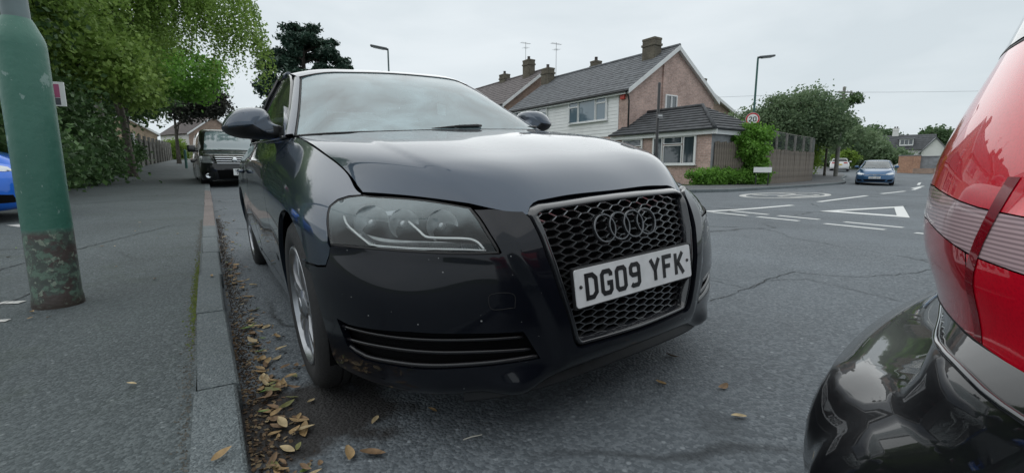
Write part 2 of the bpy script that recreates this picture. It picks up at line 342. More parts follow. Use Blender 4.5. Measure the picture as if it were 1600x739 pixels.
def hd_d(u,v):
    a=np.abs(u); uc=np.interp(v,[.03,.1027,.1485,.3043,.5375,.8245,1.06],[.48,.503,.5234,.5496,.558,.5226,.49])
    return .0045*(1-ss(-.016,.016,a-uc))*ss(.06,.25,v)
WR=Disp(WR0,wr_d); HD=Disp(HD0,hd_d)
WR.sgn=1 if (WR0.nrm([0.],[.3])[0][1]<0) else -1
HD.sgn=1 if HD0.nrm([0.],[.5])[0][2]>0 else -1
WF=WR.sgn<0; HF=HD.sgn<0
# hero pose
YAW,CXY,ROLL=.5825,(.4155,1.4293),.0556
MH=Matrix.Translation((CXY[0],CXY[1],0))@Matrix.Rotation(YAW,4,'Z')@Matrix.Translation((-.87,0,0))@Matrix.Rotation(-ROLL,4,'Y')@Matrix.Translation((.87,0,0))
EX=np.array([math.cos(YAW),math.sin(YAW)]); EY=np.array([-math.sin(YAW),math.cos(YAW)])
def uv2w(u,v): return CXY[0]+EX[0]*u+EY[0]*v, CXY[1]+EX[1]*u+EY[1]*v
def w2uv(x,y):
    x=np.asarray(x,float)-CXY[0]; y=np.asarray(y,float)-CXY[1]; return x*EX[0]+y*EX[1], x*EY[0]+y*EY[1]
def solve_yz(y,z,u0=1.3,v0=.3):
    q=np.array([u0,v0])
    for _ in range(30):
        f=lambda a:WR0([a[0]],[a[1]])[0][1:]
        r=f(q)-np.array([y,z]); e=1e-4; J=np.stack([(f(q+[e,0])-f(q))/e,(f(q+[0,e])-f(q))/e],1)
        q=q-np.clip(np.linalg.lstsq(J,r,rcond=None)[0],-.1,.1)
    return q
def mirror_loop(p): return [tuple(a) for a in p]+[(-a[0],a[1]) for a in list(p)[::-1]]
def neg(p): return [(-a[0],a[1]) for a in p]
HL=[(0.8722,0.775),(0.7757,0.7833),(0.6775,0.7803),(0.5684,0.7797),(0.4903,0.7833),(0.4827,0.721),(0.4755,0.6261),(0.4602,0.5212),(0.5256,0.5131),(0.5913,0.5096),(0.673,0.5117),(0.7604,0.5102),(0.8614,0.5037),(0.946,0.4974),(0.9518,0.5482),(0.9603,0.6025),(0.9757,0.6555),(0.9636,0.6929),(0.9307,0.7324)]
ARC=[solve_yz(.838+.343*math.cos(t),.330+.343*math.sin(t),1.1+.3*(1-math.cos(t)),.3) for t in np.linspace(R(207),R(-27),30)]  # front foot -> top -> rear foot
GR=[(.352,.7524),(.345,.72),(.333,.4916),(.311,.3502),(.270,.185),(.258,.162),(.243,.154),(.0664,.1500),(0,.1495)]
INT=[(0.9713,0.2613),(0.9258,0.2523),(0.7262,0.2572),(0.5534,0.247),(0.415,0.2363),(0.3888,0.1878),(0.3648,0.1448),(0.4988,0.1478),(0.6172,0.1524),(0.8137,0.1536),(0.9141,0.1484),(0.9549,0.1665)]
JO=[(0.963,0.4519),(0.985,0.4170),(1.03,.408),(1.0486,.4075),(1.1596,0.3985)]
k_j=min(range(len(ARC)),key=lambda i:abs(ARC[i][1]-.40)+(9 if i>15 else 0))
hero=empty('parked_hatchback',MH,'dark navy hatchback parked at the kerb with a black mesh grille and white plate','car')
def greenhouse(P,paint,k=1,ws_mat='wscreen',sg_mat='sglass'):
    ws=[[(x,y,z) for x,y,z in row] for row in (
      [(-.715,1.455,.962),(-.60,1.30,.962),(-.35,1.215,.962),(0,1.17,.963),(.35,1.215,.962),(.60,1.30,.962),(.715,1.455,.962)],
      [(-.655,1.665,1.085),(-.545,1.545,1.100),(-.33,1.475,1.110),(0,1.445,1.116),(.33,1.475,1.110),(.545,1.545,1.100),(.655,1.665,1.085)],
      [(-.600,1.875,1.208),(-.50,1.785,1.232),(-.31,1.735,1.250),(0,1.715,1.259),(.31,1.735,1.250),(.50,1.785,1.232),(.600,1.875,1.208)],
      [(-.548,2.085,1.330),(-.46,2.045,1.352),(-.29,2.03,1.366),(0,2.02,1.372),(.29,2.03,1.366),(.46,2.045,1.352),(.548,2.085,1.330)])]
    WS=Surf(np.array(ws).transpose(1,0,2)); wf=WS.nrm([.7],[.3])[0][2]<0; U,Vv=WS.uk[-1],WS.vk[-1]
    panel('windscreen',WS,[(0,0),(U,0),(U,Vv),(0,Vv)],MT[ws_mat],P,h=.04*k,rim=False,flip=wf)
    fr=[(0,0),(U,0),(U,Vv),(0,Vv)]; c=np.array(resample(fr,.03)+[np.array((0.,0.))]); X=WS(c[:,0],c[:,1]); m=MB(); m.tube(X,.0055,6); m.build('windscreen_seal',MT['seal'],P,True)
    inn_=[(.045,.03),(U-.045,.03),(U-.035,Vv-.03),(.035,Vv-.03)]
    panel('windscreen_frit',WS,[(0,0),(U,0),(U,Vv),(0,Vv)],MT['void'],P,holes=[crspline(inn_,.05,True) if False else inn_],h=.03*k,rim=False,off=-.006,flip=wf)
    # roof
    rf=[]
    for t,(y0,zc,zr,xr) in enumerate([(2.028,1.376,1.338,.566),(2.11,1.402,1.362,.575),(2.35,1.430,1.390,.585),(2.8,1.436,1.397,.588),(3.3,1.408,1.370,.575),(3.72,1.345,1.305,.55)]):
        e=(.062,.05,.02,0,0,0)[t]
        rf.append([(-xr,y0+e,zr),(-xr*.8,y0+e*.45,zr+(zc-zr)*.62),(-xr*.45,y0+e*.12,zr+(zc-zr)*.92),(0,y0,zc),(xr*.45,y0+e*.12,zr+(zc-zr)*.92),(xr*.8,y0+e*.45,zr+(zc-zr)*.62),(xr,y0+e,zr)])
    RF=Surf(rf); rff=RF.nrm([.5],[.5])[0][2]<0
    panel('roof',RF,[(0,0),(RF.uk[-1],0),(RF.uk[-1],RF.vk[-1]),(0,RF.vk[-1])],paint,P,h=.05*k,depth=.02*k,flip=rff)
    panel('roof_lining',RF,[(0.02,.02),(RF.uk[-1],.02),(RF.uk[-1],RF.vk[-1]-.02),(.02,RF.vk[-1]-.02)],MT['interior_light'],P,h=.08*k,rim=False,off=-.04,flip=rff)
    for s in (-1,1):
        # pillar between screen and side window
        a=WS(np.full(12,0. if s<0 else U),np.linspace(0,Vv,12)); ou=[];tp=[]
        for i,q in enumerate(a):
            t=i/11; ou.append((q[0]+s*(.052-.012*t),q[1]+.035+.02*t,q[2]-.006)); tp.append((q[0]+s*(.012),q[1]+.004,q[2]+.012))
        a2=[(q[0]+s*.004,q[1],q[2]-.004) for q in a]
        V=list(map(tuple,a2))+tp+[( (p_[0]+o_[0])/2+s*.006,(p_[1]+o_[1])/2-.002,(p_[2]+o_[2])/2+.007) for p_,o_ in zip(tp,ou)]+ou; n=12
        F=[(k*n+i,k*n+i+1,(k+1)*n+i+1,(k+1)*n+i) for k in range(3) for i in range(n-1)]
        o=mk('pillar',V,F,paint,P)
        # side glass with rail above
        bl=[(-.745,1.52,.962),(-.785,1.75,.962),(-.80,2.1,.968),(-.80,2.6,.982),(-.775,3.1,.995),(-.73,3.55,1.01)]
        rl=[(-.735,1.54,.985),(-.672,1.80,1.135),(-.592,2.16,1.345),(-.596,2.6,1.385),(-.592,3.05,1.378),(-.57,3.45,1.325)]
        SG=Surf([[(-s*b[0],b[1],b[2]),(-s*(b[0]*.52+r_[0]*.48)+s*.012,(b[1]+r_[1])/2,(b[2]+r_[2])/2),(-s*r_[0],r_[1],r_[2])] for b,r_ in zip(bl,rl)])
        u1=SG.uk[-1]; v1=SG.vk[-1]; sf=SG.nrm([.5],[.1])[0][0]*s<0
        panel('side_glass',SG,[(.0,.0),(u1,0),(u1,v1),(0,v1)],MT[sg_mat],P,h=.07*k,rim=False,flip=sf)
        m=MB(); m.tube(SG(np.linspace(0,u1,20),np.full(20,0)),.009,6); m.tube(SG(np.linspace(0,u1,20),np.full(20,v1)),.010,6); m.tube(SG(np.full(4,SG.uk[3]),np.linspace(0,v1,4)),.03,6,flat=.3); m.build('window_trim',MT['gloss_black'],P,True)
        m=MB(); m.tube([(s*.735,1.53,.965),(s*.69,1.80,1.12)],.012,6,flat=2.2); m.tube([(s*.572,3.4,1.33),(s*.70,3.80,1.03)],.07,8,flat=.4); m.tube([tuple(q) for q in RF(np.linspace(.22,RF.uk[-1],10),np.full(10,0 if s<0 else RF.vk[-1]))],.016,6); m.build('roof_rail',paint,P,True)
    rw=Surf([[( -.55,3.74,1.30),(0,3.76,1.345),(.55,3.74,1.30)],[(-.60,3.93,1.16),(0,3.97,1.19),(.60,3.93,1.16)],[(-.60,4.0,1.02),(0,4.12,1.02),(.60,4.0,1.02)]])
    panel('rear_glass',rw,[(0,0),(rw.uk[-1],0),(rw.uk[-1],rw.vk[-1]),(0,rw.vk[-1])],MT[sg_mat],P,h=.08*k,rim=False,flip=True)
def make_hero():
    P=hero
    g=.0035
    # --- bumper
    hl_lo=[HL[i] for i in (13,12,11,10,9,8,7)]
    left=[(0,.012),(.3,.012),(.55,.008),(.8,.008),(1.0,.012)]+[(ARC[i][0]-.004,ARC[i][1]) for i in range(1,k_j)]
    left+=[(a,b-g) for a,b in JO[::-1]]+[(.950,.482)]+[(a-.002,b-.010) for a,b in hl_lo]+[(.449,.521),(.464,.6261),(.471,.721),(.478,.776),(.44,.778),(.38,.774),(.356,.770)]
    left+=GR
    panel('bumper',WR,mirror_loop(left),MT['hero_bumper'],P,holes=[INT,neg(INT)],h=.016,depth=.022,flip=WF)
    tw=[(.435,.315),(.50,.315),(.505,.338),(.50,.358),(.435,.358),(.435,.315)]
    c=np.array(resample(crspline(tw,.006),.006,False)); m=MB(); m.tube(WR(c[:,0],c[:,1])+WR.nrm(c[:,0],c[:,1])*WR.sgn*.0002,.0009,5); m.build('tow_cover_gap',MT['seal'],P)
    # --- fenders
    f=[(JO[4][0],JO[4][1]+g)]+[(a,b+g) for a,b in JO[3::-1]]+[(.951,.482),(.958,.499)]+[(a+.006,b) for a,b in HL[14:17]]+[(.972,.697),(.938,.738),(.886,.774),(.89,.779)]
    top=[(u,.7785) for u in np.linspace(.95,1.93,18)]
    rear=[(1.955,.70),(1.965,.6),(1.955,.4),(1.93,.2),(1.915,.065),(1.75,.06)]
    f+=top+rear+[tuple(ARC[i]) for i in range(28,k_j-1,-1)]
    for mir in (0,1):
        o=panel('fender',WR,f if not mir else neg(f),MT['hero_paint'],P,h=.02,depth=.018,flip=WF)
        d=[(1.962,.775),(2.5,.777),(3.02,.777),(3.05,.6),(3.0,.35),(2.95,.145),(1.93,.145),(1.962,.4),(1.972,.6)]
        panel('door',WR,d if not mir else neg(d),MT['hero_paint'],P,h=.03,depth=.018,flip=WF)
        sl=[(1.76,.02),(3.0,.02),(3.35,.02),(3.40,.06),(3.2,.135),(2.9,.14),(1.925,.14),(1.92,.06)]
        panel('sill',WR,sl if not mir else neg(sl),MT['hero_paint'],P,h=.03,depth=.018,flip=WF)
        ra=[solve_yz(3.41+.345*math.cos(t),.330+.345*math.sin(t),3.9-.35*math.cos(math.pi-t),.3) for t in np.linspace(R(-27),R(207),24)]
        q=[(3.028,.777),(3.6,.777),(4.2,.777),(4.6,.777),(4.62,.6),(4.60,.37),(4.30,.37),(4.26,.24)]+[tuple(a) for a in ra]+[(3.38,.075),(3.19,.14),(2.97,.15),(3.01,.35),(3.06,.6)]
        panel('rear_quarter',WR,q if not mir else neg(q),MT['hero_paint'],P,h=.03,depth=.018,flip=WF)
        # flush door handle bar
        m=MB(); s=-1 if not mir else 1
        m.tube([(s*.888,2.62,.80),(s*.905,2.66,.803),(s*.905,2.80,.806),(s*.888,2.84,.806)],.012,8); m.build('door_handle',MT['hero_paint'],P,True)
        tl=[(4.70,.60),(5.02,.60),(5.02,.72),(4.69,.73)]
        panel('tail_lamp',WR,tl if not mir else neg(tl),simple('tail_lamp_red',(.25,.01,.012),rough=.12,coat=1),P,h=.03,depth=.01,off=.006,flip=WF)
    rb=[(4.31,.365),(4.61,.365),(5.0,.365),(5.378,.365),(5.378,.02),(4.9,.02),(4.45,.02),(4.27,.08),(4.265,.235)]
    panel('rear_bumper',WR,rb,MT['hero_bumper'],P,h=.04,depth=.018,flip=WF); panel('rear_bumper',WR,neg(rb),MT['hero_bumper'],P,h=.04,depth=.018,flip=WF)
    tg=[(4.625,.372),(5.0,.372),(5.378,.372),(5.378,.78),(5.0,.78),(4.61,.78),(4.63,.6)]
    panel('tailgate',WR,tg,MT['hero_paint'],P,h=.04,depth=.018,flip=WF); panel('tailgate',WR,neg(tg),MT['hero_paint'],P,h=.04,depth=.018,flip=WF)
    # --- hood
    hf=[(0.0003,0.0409),(0.0338,0.0409),(0.2545,0.0403),(.295,.0405),(.315,.036),(.332,.027),(0.345,0.013),(0.352,0.004),(0.39,0.0115),(0.4353,0.0205),(0.5146,0.0335),(0.6004,0.0354),(0.6879,0.0373),(0.7686,0.0359),(.80,.034),(0.8389,0.0309)]
    hs_=hf+[(.8435,v) for v in np.linspace(.08,1.03,16)]+[(.83,1.055),(.6,1.057),(.3,1.057),(0,1.057)]
    panel('hood',HD,mirror_loop(hs_),MT['hero_paint'],P,h=.022,depth=.02,flip=HF)
    # --- dark inner shell seen only through the gaps
    inn=[(0,.03),(.5,.03),(1.0,.035)]+[tuple(a) for a in ARC[1:-1]]+[(1.8,.05),(3.3,.05)]+[tuple(a) for a in ra[::-1]]+[(4.4,.05),(5.37,.05),(5.37,.74),(4.3,.745),(3,.745),(1.95,.745),(1.2,.745),(.95,.735),(.86,.73),(.7,.74),(.5,.74),(.36,.70),(.30,.60),(.30,.35),(.25,.2),(.1,.165),(0,.165)]
    for mir in (0,1): panel('inner_body',WR,inn if not mir else neg(inn),MT['void'],P,h=.05,rim=False,off=-.055,flip=WF)
    ih=[(0,.07),(.30,.06),(.345,.05),(.6,.055),(.8,.055),(.825,.1),(.825,1.0),(.6,1.04),(0,1.04)]
    panel('hood_underside',HD,mirror_loop(ih),MT['void'],P,h=.06,rim=False,off=-.028,flip=HF)
    m=MB(); m.add([(-.74,.30,.20),(.74,.30,.20),(.80,.5,.2),(.80,4.05,.22),(-.80,4.05,.22),(-.80,.5,.2),(-.3,.06,.19),(.3,.06,.19)],[(6,7,1,2,3,4,5,0)]); m.build('underbody',MT['void'],P)
    # --- lower intake: dark box, three slats
    for mir in (0,1):
        s=1 if not mir else -1
        panel('intake_recess',WR,[(s*a,b) for a,b in offset_poly(INT,-.012)],MT['void'],P,h=.03,off=-.032,rim=False,flip=WF)
        for a,rr in (([(0.965,0.2330),(0.7468,0.2325),(0.6056,0.2273),(0.4142,0.2147)],.0042),([(0.957,0.1925),(0.7995,0.1990),(0.6102,0.192),(0.3918,0.1735)],.0048),([(.953,.172),(.935,.162),(.90,.156),(.8,.1595),(.6172,.1575),(.4988,.153),(.374,.150)],.0072)):
            c=np.array(crspline(a,.02)); X=WR0(s*c[:,0],c[:,1])-WR.sgn*0+WR0.nrm(s*c[:,0],c[:,1])*WR.sgn*(-.010)
            m=MB(); m.tube(X,rr,8,flat=1.6); m.build('intake_slat',MT['slat_black'],P,True)
    # --- centre lip under the grille
    us=np.linspace(-.60,.60,61); a=WR0(us,np.full(61,.055)); nn=WR0.nrm(us,np.full(61,.055))*WR.sgn; nn[:,2]=0; nn/=np.linalg.norm(nn,axis=1)[:,None]
    fade=(1-ss(.40,.60,np.abs(us)))[:,None]; tipp=a+nn*(.012*fade)+[0,0,-.022]; bk=a-nn*.05+[0,0,-.03]; tp=a+nn*.002+[0,0,.004]
    V=np.concatenate([tp,tipp,tipp-[0,0,.006],bk]); n=61; F=[(k*n+i,k*n+i+1,(k+1)*n+i+1,(k+1)*n+i) for k in range(3) for i in range(n-1)]
    mk('front_lip',V,F,MT['trim_black'],P)
    # --- headlights
    for mir in (0,1):
        s=1 if not mir else -1
        base=empty('headlight'); base.parent=P
        lens=[(s*a,b) for a,b in offset_poly(HL,.004)]
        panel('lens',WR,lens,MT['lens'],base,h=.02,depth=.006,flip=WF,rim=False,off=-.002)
        panel('lamp_housing',WR,[(s*a,b) for a,b in offset_poly(HL,-.004)],MT['lamp_back'],base,h=.016,off=-.082,rim=False,flip=WF)
        # frame round the lens
        o=resample(offset_poly(HL,-.003),.02); c=np.array(o+[o[0]]); X=WR0(s*c[:,0],c[:,1])-WR0.nrm(s*c[:,0],c[:,1])*WR.sgn*.006
        m=MB(); m.tube(X,.0055,6); m.build('lamp_gasket',MT['seal'],base,True)
        def on(pts,d,h=.012):
            c=np.array(crspline(pts,h)); return WR0(s*c[:,0],c[:,1])-WR0.nrm(s*c[:,0],c[:,1])*WR.sgn*d
        m=MB(); m.tube(on([(0.9064,0.647),(0.8848,0.605),(0.8483,0.5647),(0.8087,0.5226)],.02),[.0030]*len(on([(0.9064,0.647),(0.8848,0.605),(0.8483,0.5647),(0.8087,0.5226)],.02)),6,flat=1.5)
        m.tube(on([(0.8087,0.5216),(0.7188,0.5248),(0.589,0.527),(0.4897,0.532)],.012),.0022,6); m.build('light_guide',MT['drl'],base,True)
        m=MB(); m.tube(on([(0.6833,0.6641),(0.6588,0.6173),(0.642,0.5872),(0.5987,0.5861),(0.5192,0.5934),(0.5062,0.5812),(0.493,0.5404)],.02,.008),.0036,6,flat=1.5); m.build('light_guide',MT['drl'],base,True)
        # bezel ledge with fine ribs, under the bowls
        c0=on([(.90,.60),(.80,.525),(.589,.535),(.50,.54)],.03); c1=on([(.90,.64),(.80,.60),(.589,.60),(.50,.60)],.056); n=len(c0)
        F=[(i,i+1,n+i+1,n+i) for i in range(n-1)]; c1=c1[:n] if len(c1)>=n else np.concatenate([c1,np.repeat(c1[-1:],n-len(c1),0)])
        mk('lamp_bezel',np.concatenate([c0,c1]),F,MT['bezel'],base)
        m=MB(); pr=on([(.84,.585),(.80,.545),(.66,.552),(.56,.558),(.51,.56)],.036,.0065)
        for p in pr: m.box(tuple(p),(.0022,.016,.018))
        m.build('lamp_rib',MT['lamp_grey'],base)
        for (cu,cv,r) in ((.80,.655,.052),(.70,.665,.044),(.585,.675,.047)):
            c=WR0([s*cu],[cv])[0]; nrm=WR0.nrm([s*cu],[cv])[0]*WR.sgn; d=Vector((nrm[0]*.35,nrm[1]-.6,nrm[2]*.2)).normalized()
            M=Matrix.Translation(Vector(c)-Vector(nrm)*.030)@d.to_track_quat('Z','Y').to_matrix().to_4x4()
            m=MB(); m.lathe([(r*1.02,-.012),(r*.97,-.013),(r*.80,-.024),(r*.55,-.038),(r*.25,-.044),(.001,-.045)],28); m.lathe([(.012,-.045),(.012,-.016),(.009,-.012),(.001,-.0115)],12)
            m.v=[tuple(M@Vector(q)) for q in m.v]; m.build('reflector_bowl',MT['bowl'],base,True)
    # --- grille
    def fy(x,z): # bumper surface depth at the grille
        return np.interp(z,[.26,.35,.45,.54,.63,.695],[-.008,-.012,-.006,.012,.042,.085])+ .24*x*x
    go=[(.338,.655),(.322,.545),(.302,.444),(.262,.291),(.250,.272),(.236,.264)]
    top=[(.298,.683),(.325,.675),(.338,.662)]
    def loop(d): # outline in x,z, moved inward by d
        r=[(0,.2605)]+[(-a,b) for a,b in go[::-1]]+[(-a,b) for a,b in top[::-1]]+[(-.1,.6895),(0,.6905)]
        full=r+[(-a,b) for a,b in r[-2:0:-1]]
        return offset_poly(resample(full,.02),d)
    def ring(d,dy): q=loop(d); 
    lp=loop(0); n=len(lp)
    area=np.sum(lp[:,0]*np.roll(lp[:,1],-1)-np.roll(lp[:,0],-1)*lp[:,1])
    V=[];F=[]
    for d,dy in ((-.002,.02),(0.000,.001),(.006,-.007),(.012,-.010),(.0165,-.006),(.021,.030)):
        q=loop(d); V+= [(x,fy(x,z)+dy,z) for x,z in q]
    for k in range(5):
        for i in range(n): F.append((k*n+i,k*n+(i+1)%n,(k+1)*n+(i+1)%n,(k+1)*n+i))
    o=mk('grille_frame',V,F,MT['gloss_frame'],P); bm=bmesh.new(); bm.from_mesh(o.data); bmesh.ops.recalc_face_normals(bm,faces=bm.faces[:]); bm.to_mesh(o.data); bm.free()
    gb=loop(.015); m=MB(); m.add([(x,fy(x,z)+.075,z) for x,z in gb],[tuple(range(n))]); m.build('grille_back',MT['void'],P)
    gm=loop(.019); pw,ph,hw=.0445,.0225,.0115
    def wire(m,a,b):
        pa,pb=np.array(a),np.array(b)
        mid=(pa+pb)/2
        if not inpoly([mid],gm)[0]: return
        A=[(q[0],fy(q[0],q[1])+.020,q[1]) for q in (pa,pb)]
        B=[(q[0],q[1]+.012,q[2]) for q in A]
        t=.0019
        dv=Vector((pb[0]-pa[0],0,pb[1]-pa[1])).normalized(); nr=Vector((-dv.z,0,dv.x))
        vs_=[]
        for (x,y,z) in (A[0],A[1],B[1],B[0]):
            for s_ in (-1,1): vs_.append(Vector((x,y,z))+nr*t*s_)
        m.add(vs_,[(0,2,3,1),(0,4+2,4,2)[:0] or (0,1,7,6),(2,4,5,3),(0,6,4,2),(1,3,5,7)])
    m=MB()
    for r_ in range(-1,22):
        for c in range(-9,10):
            x0=-.012+c*pw; z0=.262+r_*ph+(ph/2 if c%2 else 0)
            wire(m,(x0-hw,z0+ph/2),(x0+hw,z0+ph/2)); wire(m,(x0+hw,z0+ph/2),(x0+pw-hw,z0)); wire(m,(x0+hw,z0-ph/2),(x0+pw-hw,z0))
    m.build('grille_mesh',MT['mesh_black'],P)
    # --- four rings
    for k in range(4):
        cx=-.018+(k-1.5)*.0605; cz=.598; m=MB(); r0,r1=.046,.0375; V=[];F=[]; nn=48
        prof=[(r0-.002,.008),(r0,.0),(r0-.0025,-.0045),(r1+.0025,-.0045),(r1,.0),(r1+.002,.008)]
        m.lathe([(a,b) for a,b in prof],nn,'y'); T=Matrix.Translation((cx,fy(cx,cz)-.006+(.001 if k%2 else 0),cz))@Matrix.Rotation(R(-16),4,'X')
        m.v=[tuple(T@Vector(q)) for q in m.v]; m.build('badge_ring',MT['chrome_black'],P,True,sharp=50)
    m=MB(); m.box((-.018,.060,.598),(.17,.01,.03)); m.build('badge_carrier',MT['void'],P)
    # --- number plate
    plate(P,Matrix.Translation((0,-.004,.4428))@Matrix.Rotation(-.118,4,'X'),'DG09 YFK',.52,.111,MT['plate_white'])
    greenhouse(P,MT['hero_paint'],1)
    # --- wipers and cowl
    m=MB(); cw=[(-.70,1.405,.951),(-.4,1.185,.951),(0,1.145,.951),(.4,1.185,.951),(.70,1.405,.951)]; c2=[(-.70,1.50,.955),(-.35,1.26,.955),(0,1.215,.955),(.35,1.26,.955),(.70,1.50,.955)]
    m.add(cw+c2,[(i,i+1,6+i,5+i) for i in range(4)]); m.build('cowl',MT['trim_black'],P)
    for a in ([(-.13,1.20,.972),(.02,1.186,.983),(.13,1.20,.985),(.16,1.21,.986)],[(.42,1.27,.972),(.55,1.315,.983),(.615,1.345,.985),(.63,1.355,.985)]):
        m=MB(); m.tube(a,[.004,.007,.009,.006],6); m.tube([(q[0],q[1]+.005,q[2]-.010) for q in a[:3]],.004,5); m.build('wiper',MT['seal'],P,True)
    # --- door mirrors
    shell=[(-1.001,1.026),(-.991,1.05),(-.964,1.085),(-.925,1.109),(-.877,1.120),(-.835,1.119),(-.803,1.110),(-.788,1.087),(-.780,1.050),(-.760,1.033),(-.728,1.020)]
    low=[(-.725,.966),(-.80,.964),(-.86,.966),(-.94,.976),(-.985,.996),(-1.0,1.012)]
    full=shell+low; cen=np.array((-.87,1.03))
    for s in (-1,1):
        base=empty('door_mirror'); base.parent=P
        oq=np.array(crspline(full,.012,True)); n=len(oq); V=[];F=[]
        for (sc_,dy) in ((.05,-.082),(.35,-.078),(.62,-.066),(.82,-.045),(.94,-.02),(1.0,.02),(1.0,.07),(.97,.085)):
            for q in oq:
                d=cen+(q-cen)*(sc_ if q[0]<-.79 or sc_>.9 else 1-(1-sc_)*.45); yy=1.72+dy+(.10*max(0,(q[0]+1.0)) if True else 0)
                V.append((-s*d[0],yy-.03,d[1]))
        for k in range(7):
            for i in range(n): F.append((k*n+i,k*n+(i+1)%n,(k+1)*n+(i+1)%n,(k+1)*n+i))
        F.append(tuple(range(n))); F.append(tuple(range(7*n,8*n))[::-1])
        mi=[0 if np.mean([V[j][2] for j in f])>1.022 else 1 for f in F]
        o=mk('mirror_shell',V,F,None,base,True,[MT['hero_paint'],MT['trim_black']],mi); bm=bmesh.new(); bm.from_mesh(o.data); bmesh.ops.recalc_face_normals(bm,faces=bm.faces[:]); bm.to_mesh(o.data); bm.free()
        m=MB(); m.add([(-s*(cen[0]+(q[0]-cen[0])*.88),1.785,cen[1]+(q[1]-cen[1])*.86) for q in oq if q[0]<-.79],[tuple(range(sum(1 for q in oq if q[0]<-.79)))]); m.build('mirror_glass',MT['chrome'],base)
    # --- wheels
    for (yc,xo) in ((.838,.872),(3.41,.862)):
        for s in (-1,1): wheel(P,s,xo,yc)
    # --- cabin
    m=MB(); m.add([(-.70,1.46,.93),(-.35,1.25,.945),(0,1.20,.95),(.35,1.25,.945),(.70,1.46,.93),(-.68,1.95,.93),(-.35,1.9,.98),(0,1.9,.95),(.35,1.9,.94),(.68,1.95,.92),(-.68,1.98,.6),(-.35,1.98,.6),(0,1.98,.6),(.35,1.98,.6),(.68,1.98,.6)],[(0,1,6,5),(1,2,7,6),(2,3,8,7),(3,4,9,8),(5,6,11,10),(6,7,12,11),(7,8,13,12),(8,9,14,13)]); m.build('dashboard',MT['interior'],P,True)
    m=MB(); th=np.linspace(0,2*math.pi,29); T=Matrix.Translation((-.36,1.97,.955))@Matrix.Rotation(R(62),4,'X')
    m.tube([T@Vector((.185*math.cos(t),.185*math.sin(t),0)) for t in th],.014,8); m.lathe([(.001,.01),(.06,.008),(.065,-.02)],16)
    for i in range(len(m.v)-48,len(m.v)): m.v[i]=tuple(T@Vector(m.v[i]))
    m.tube([T@Vector((-.18,0,0)),T@Vector((.18,0,0))],.016,6,flat=2); m.build('steering_wheel',MT['interior'],P,True)
    for x in (-.37,.37):
        m=MB(); m.box((x,2.75,.80),(.48,.14,.62),Matrix.Rotation(R(-18),3,'X'),bev=.05); m.box((x,2.92,1.17),(.26,.09,.17),Matrix.Rotation(R(-12),3,'X'),bev=.035); m.box((x,2.5,.52),(.50,.5,.16),bev=.05)
        m.tube([(x-.06,2.88,1.05),(x-.06,2.90,1.14)],.007,6); m.tube([(x+.06,2.88,1.05),(x+.06,2.90,1.14)],.007,6); m.build('seat',MT['interior'],P,True)
    m=MB(); m.box((0,3.45,.80),(1.2,.16,.55),Matrix.Rotation(R(-18),3,'X'),bev=.04)
    for x in(-.4,0,.4): m.box((x,3.55,1.1),(.24,.08,.13),bev=.03)
    m.build('rear_bench',MT['interior'],P,True)
    m=MB(); m.box((.02,1.70,1.205),(.235,.03,.068),Matrix.Rotation(R(8),3,'X'),bev=.014); m.tube([(.02,1.69,1.225),(.02,1.68,1.24)],.014,6); m.build('rear_view_mirror',MT['seal'],P,True)
    m=MB(); m.box((.085,1.53,1.10),(.05,.003,.07),Matrix.Rotation(R(-25),3,'X')@Matrix.Rotation(R(14),3,'Y')); m.build('windscreen_paper',MT['plate_white'],P)
MT['bowl']=simple('reflector_bowl_silver',(.40,.42,.43),rough=.30,metal=.75,vary=.3,vscale=30)
MT['bezel']=simple('bright_lamp_bezel',(.55,.58,.59),rough=.4,metal=.35,vary=.15,vscale=30)
MT['slat_black']=simple('satin_black_slat',(.012,.012,.014),rough=.3,coat=.15)
MT['lamp_back']=simple('lamp_bezel_grey',(.028,.031,.034),rough=.3,metal=.5,vary=.25,vscale=7)
MT['lamp_grey']=simple('lamp_rib_grey',(.42,.43,.44),rough=.22,metal=.8)
MT['gloss_frame']=simple('gloss_black_frame',(.016,.0175,.021),rough=.2,coat=1,coatr=.06)
MT['chrome_black']=simple('gloss_black_badge',(.06,.064,.07),rough=.10,metal=.8,coat=1)
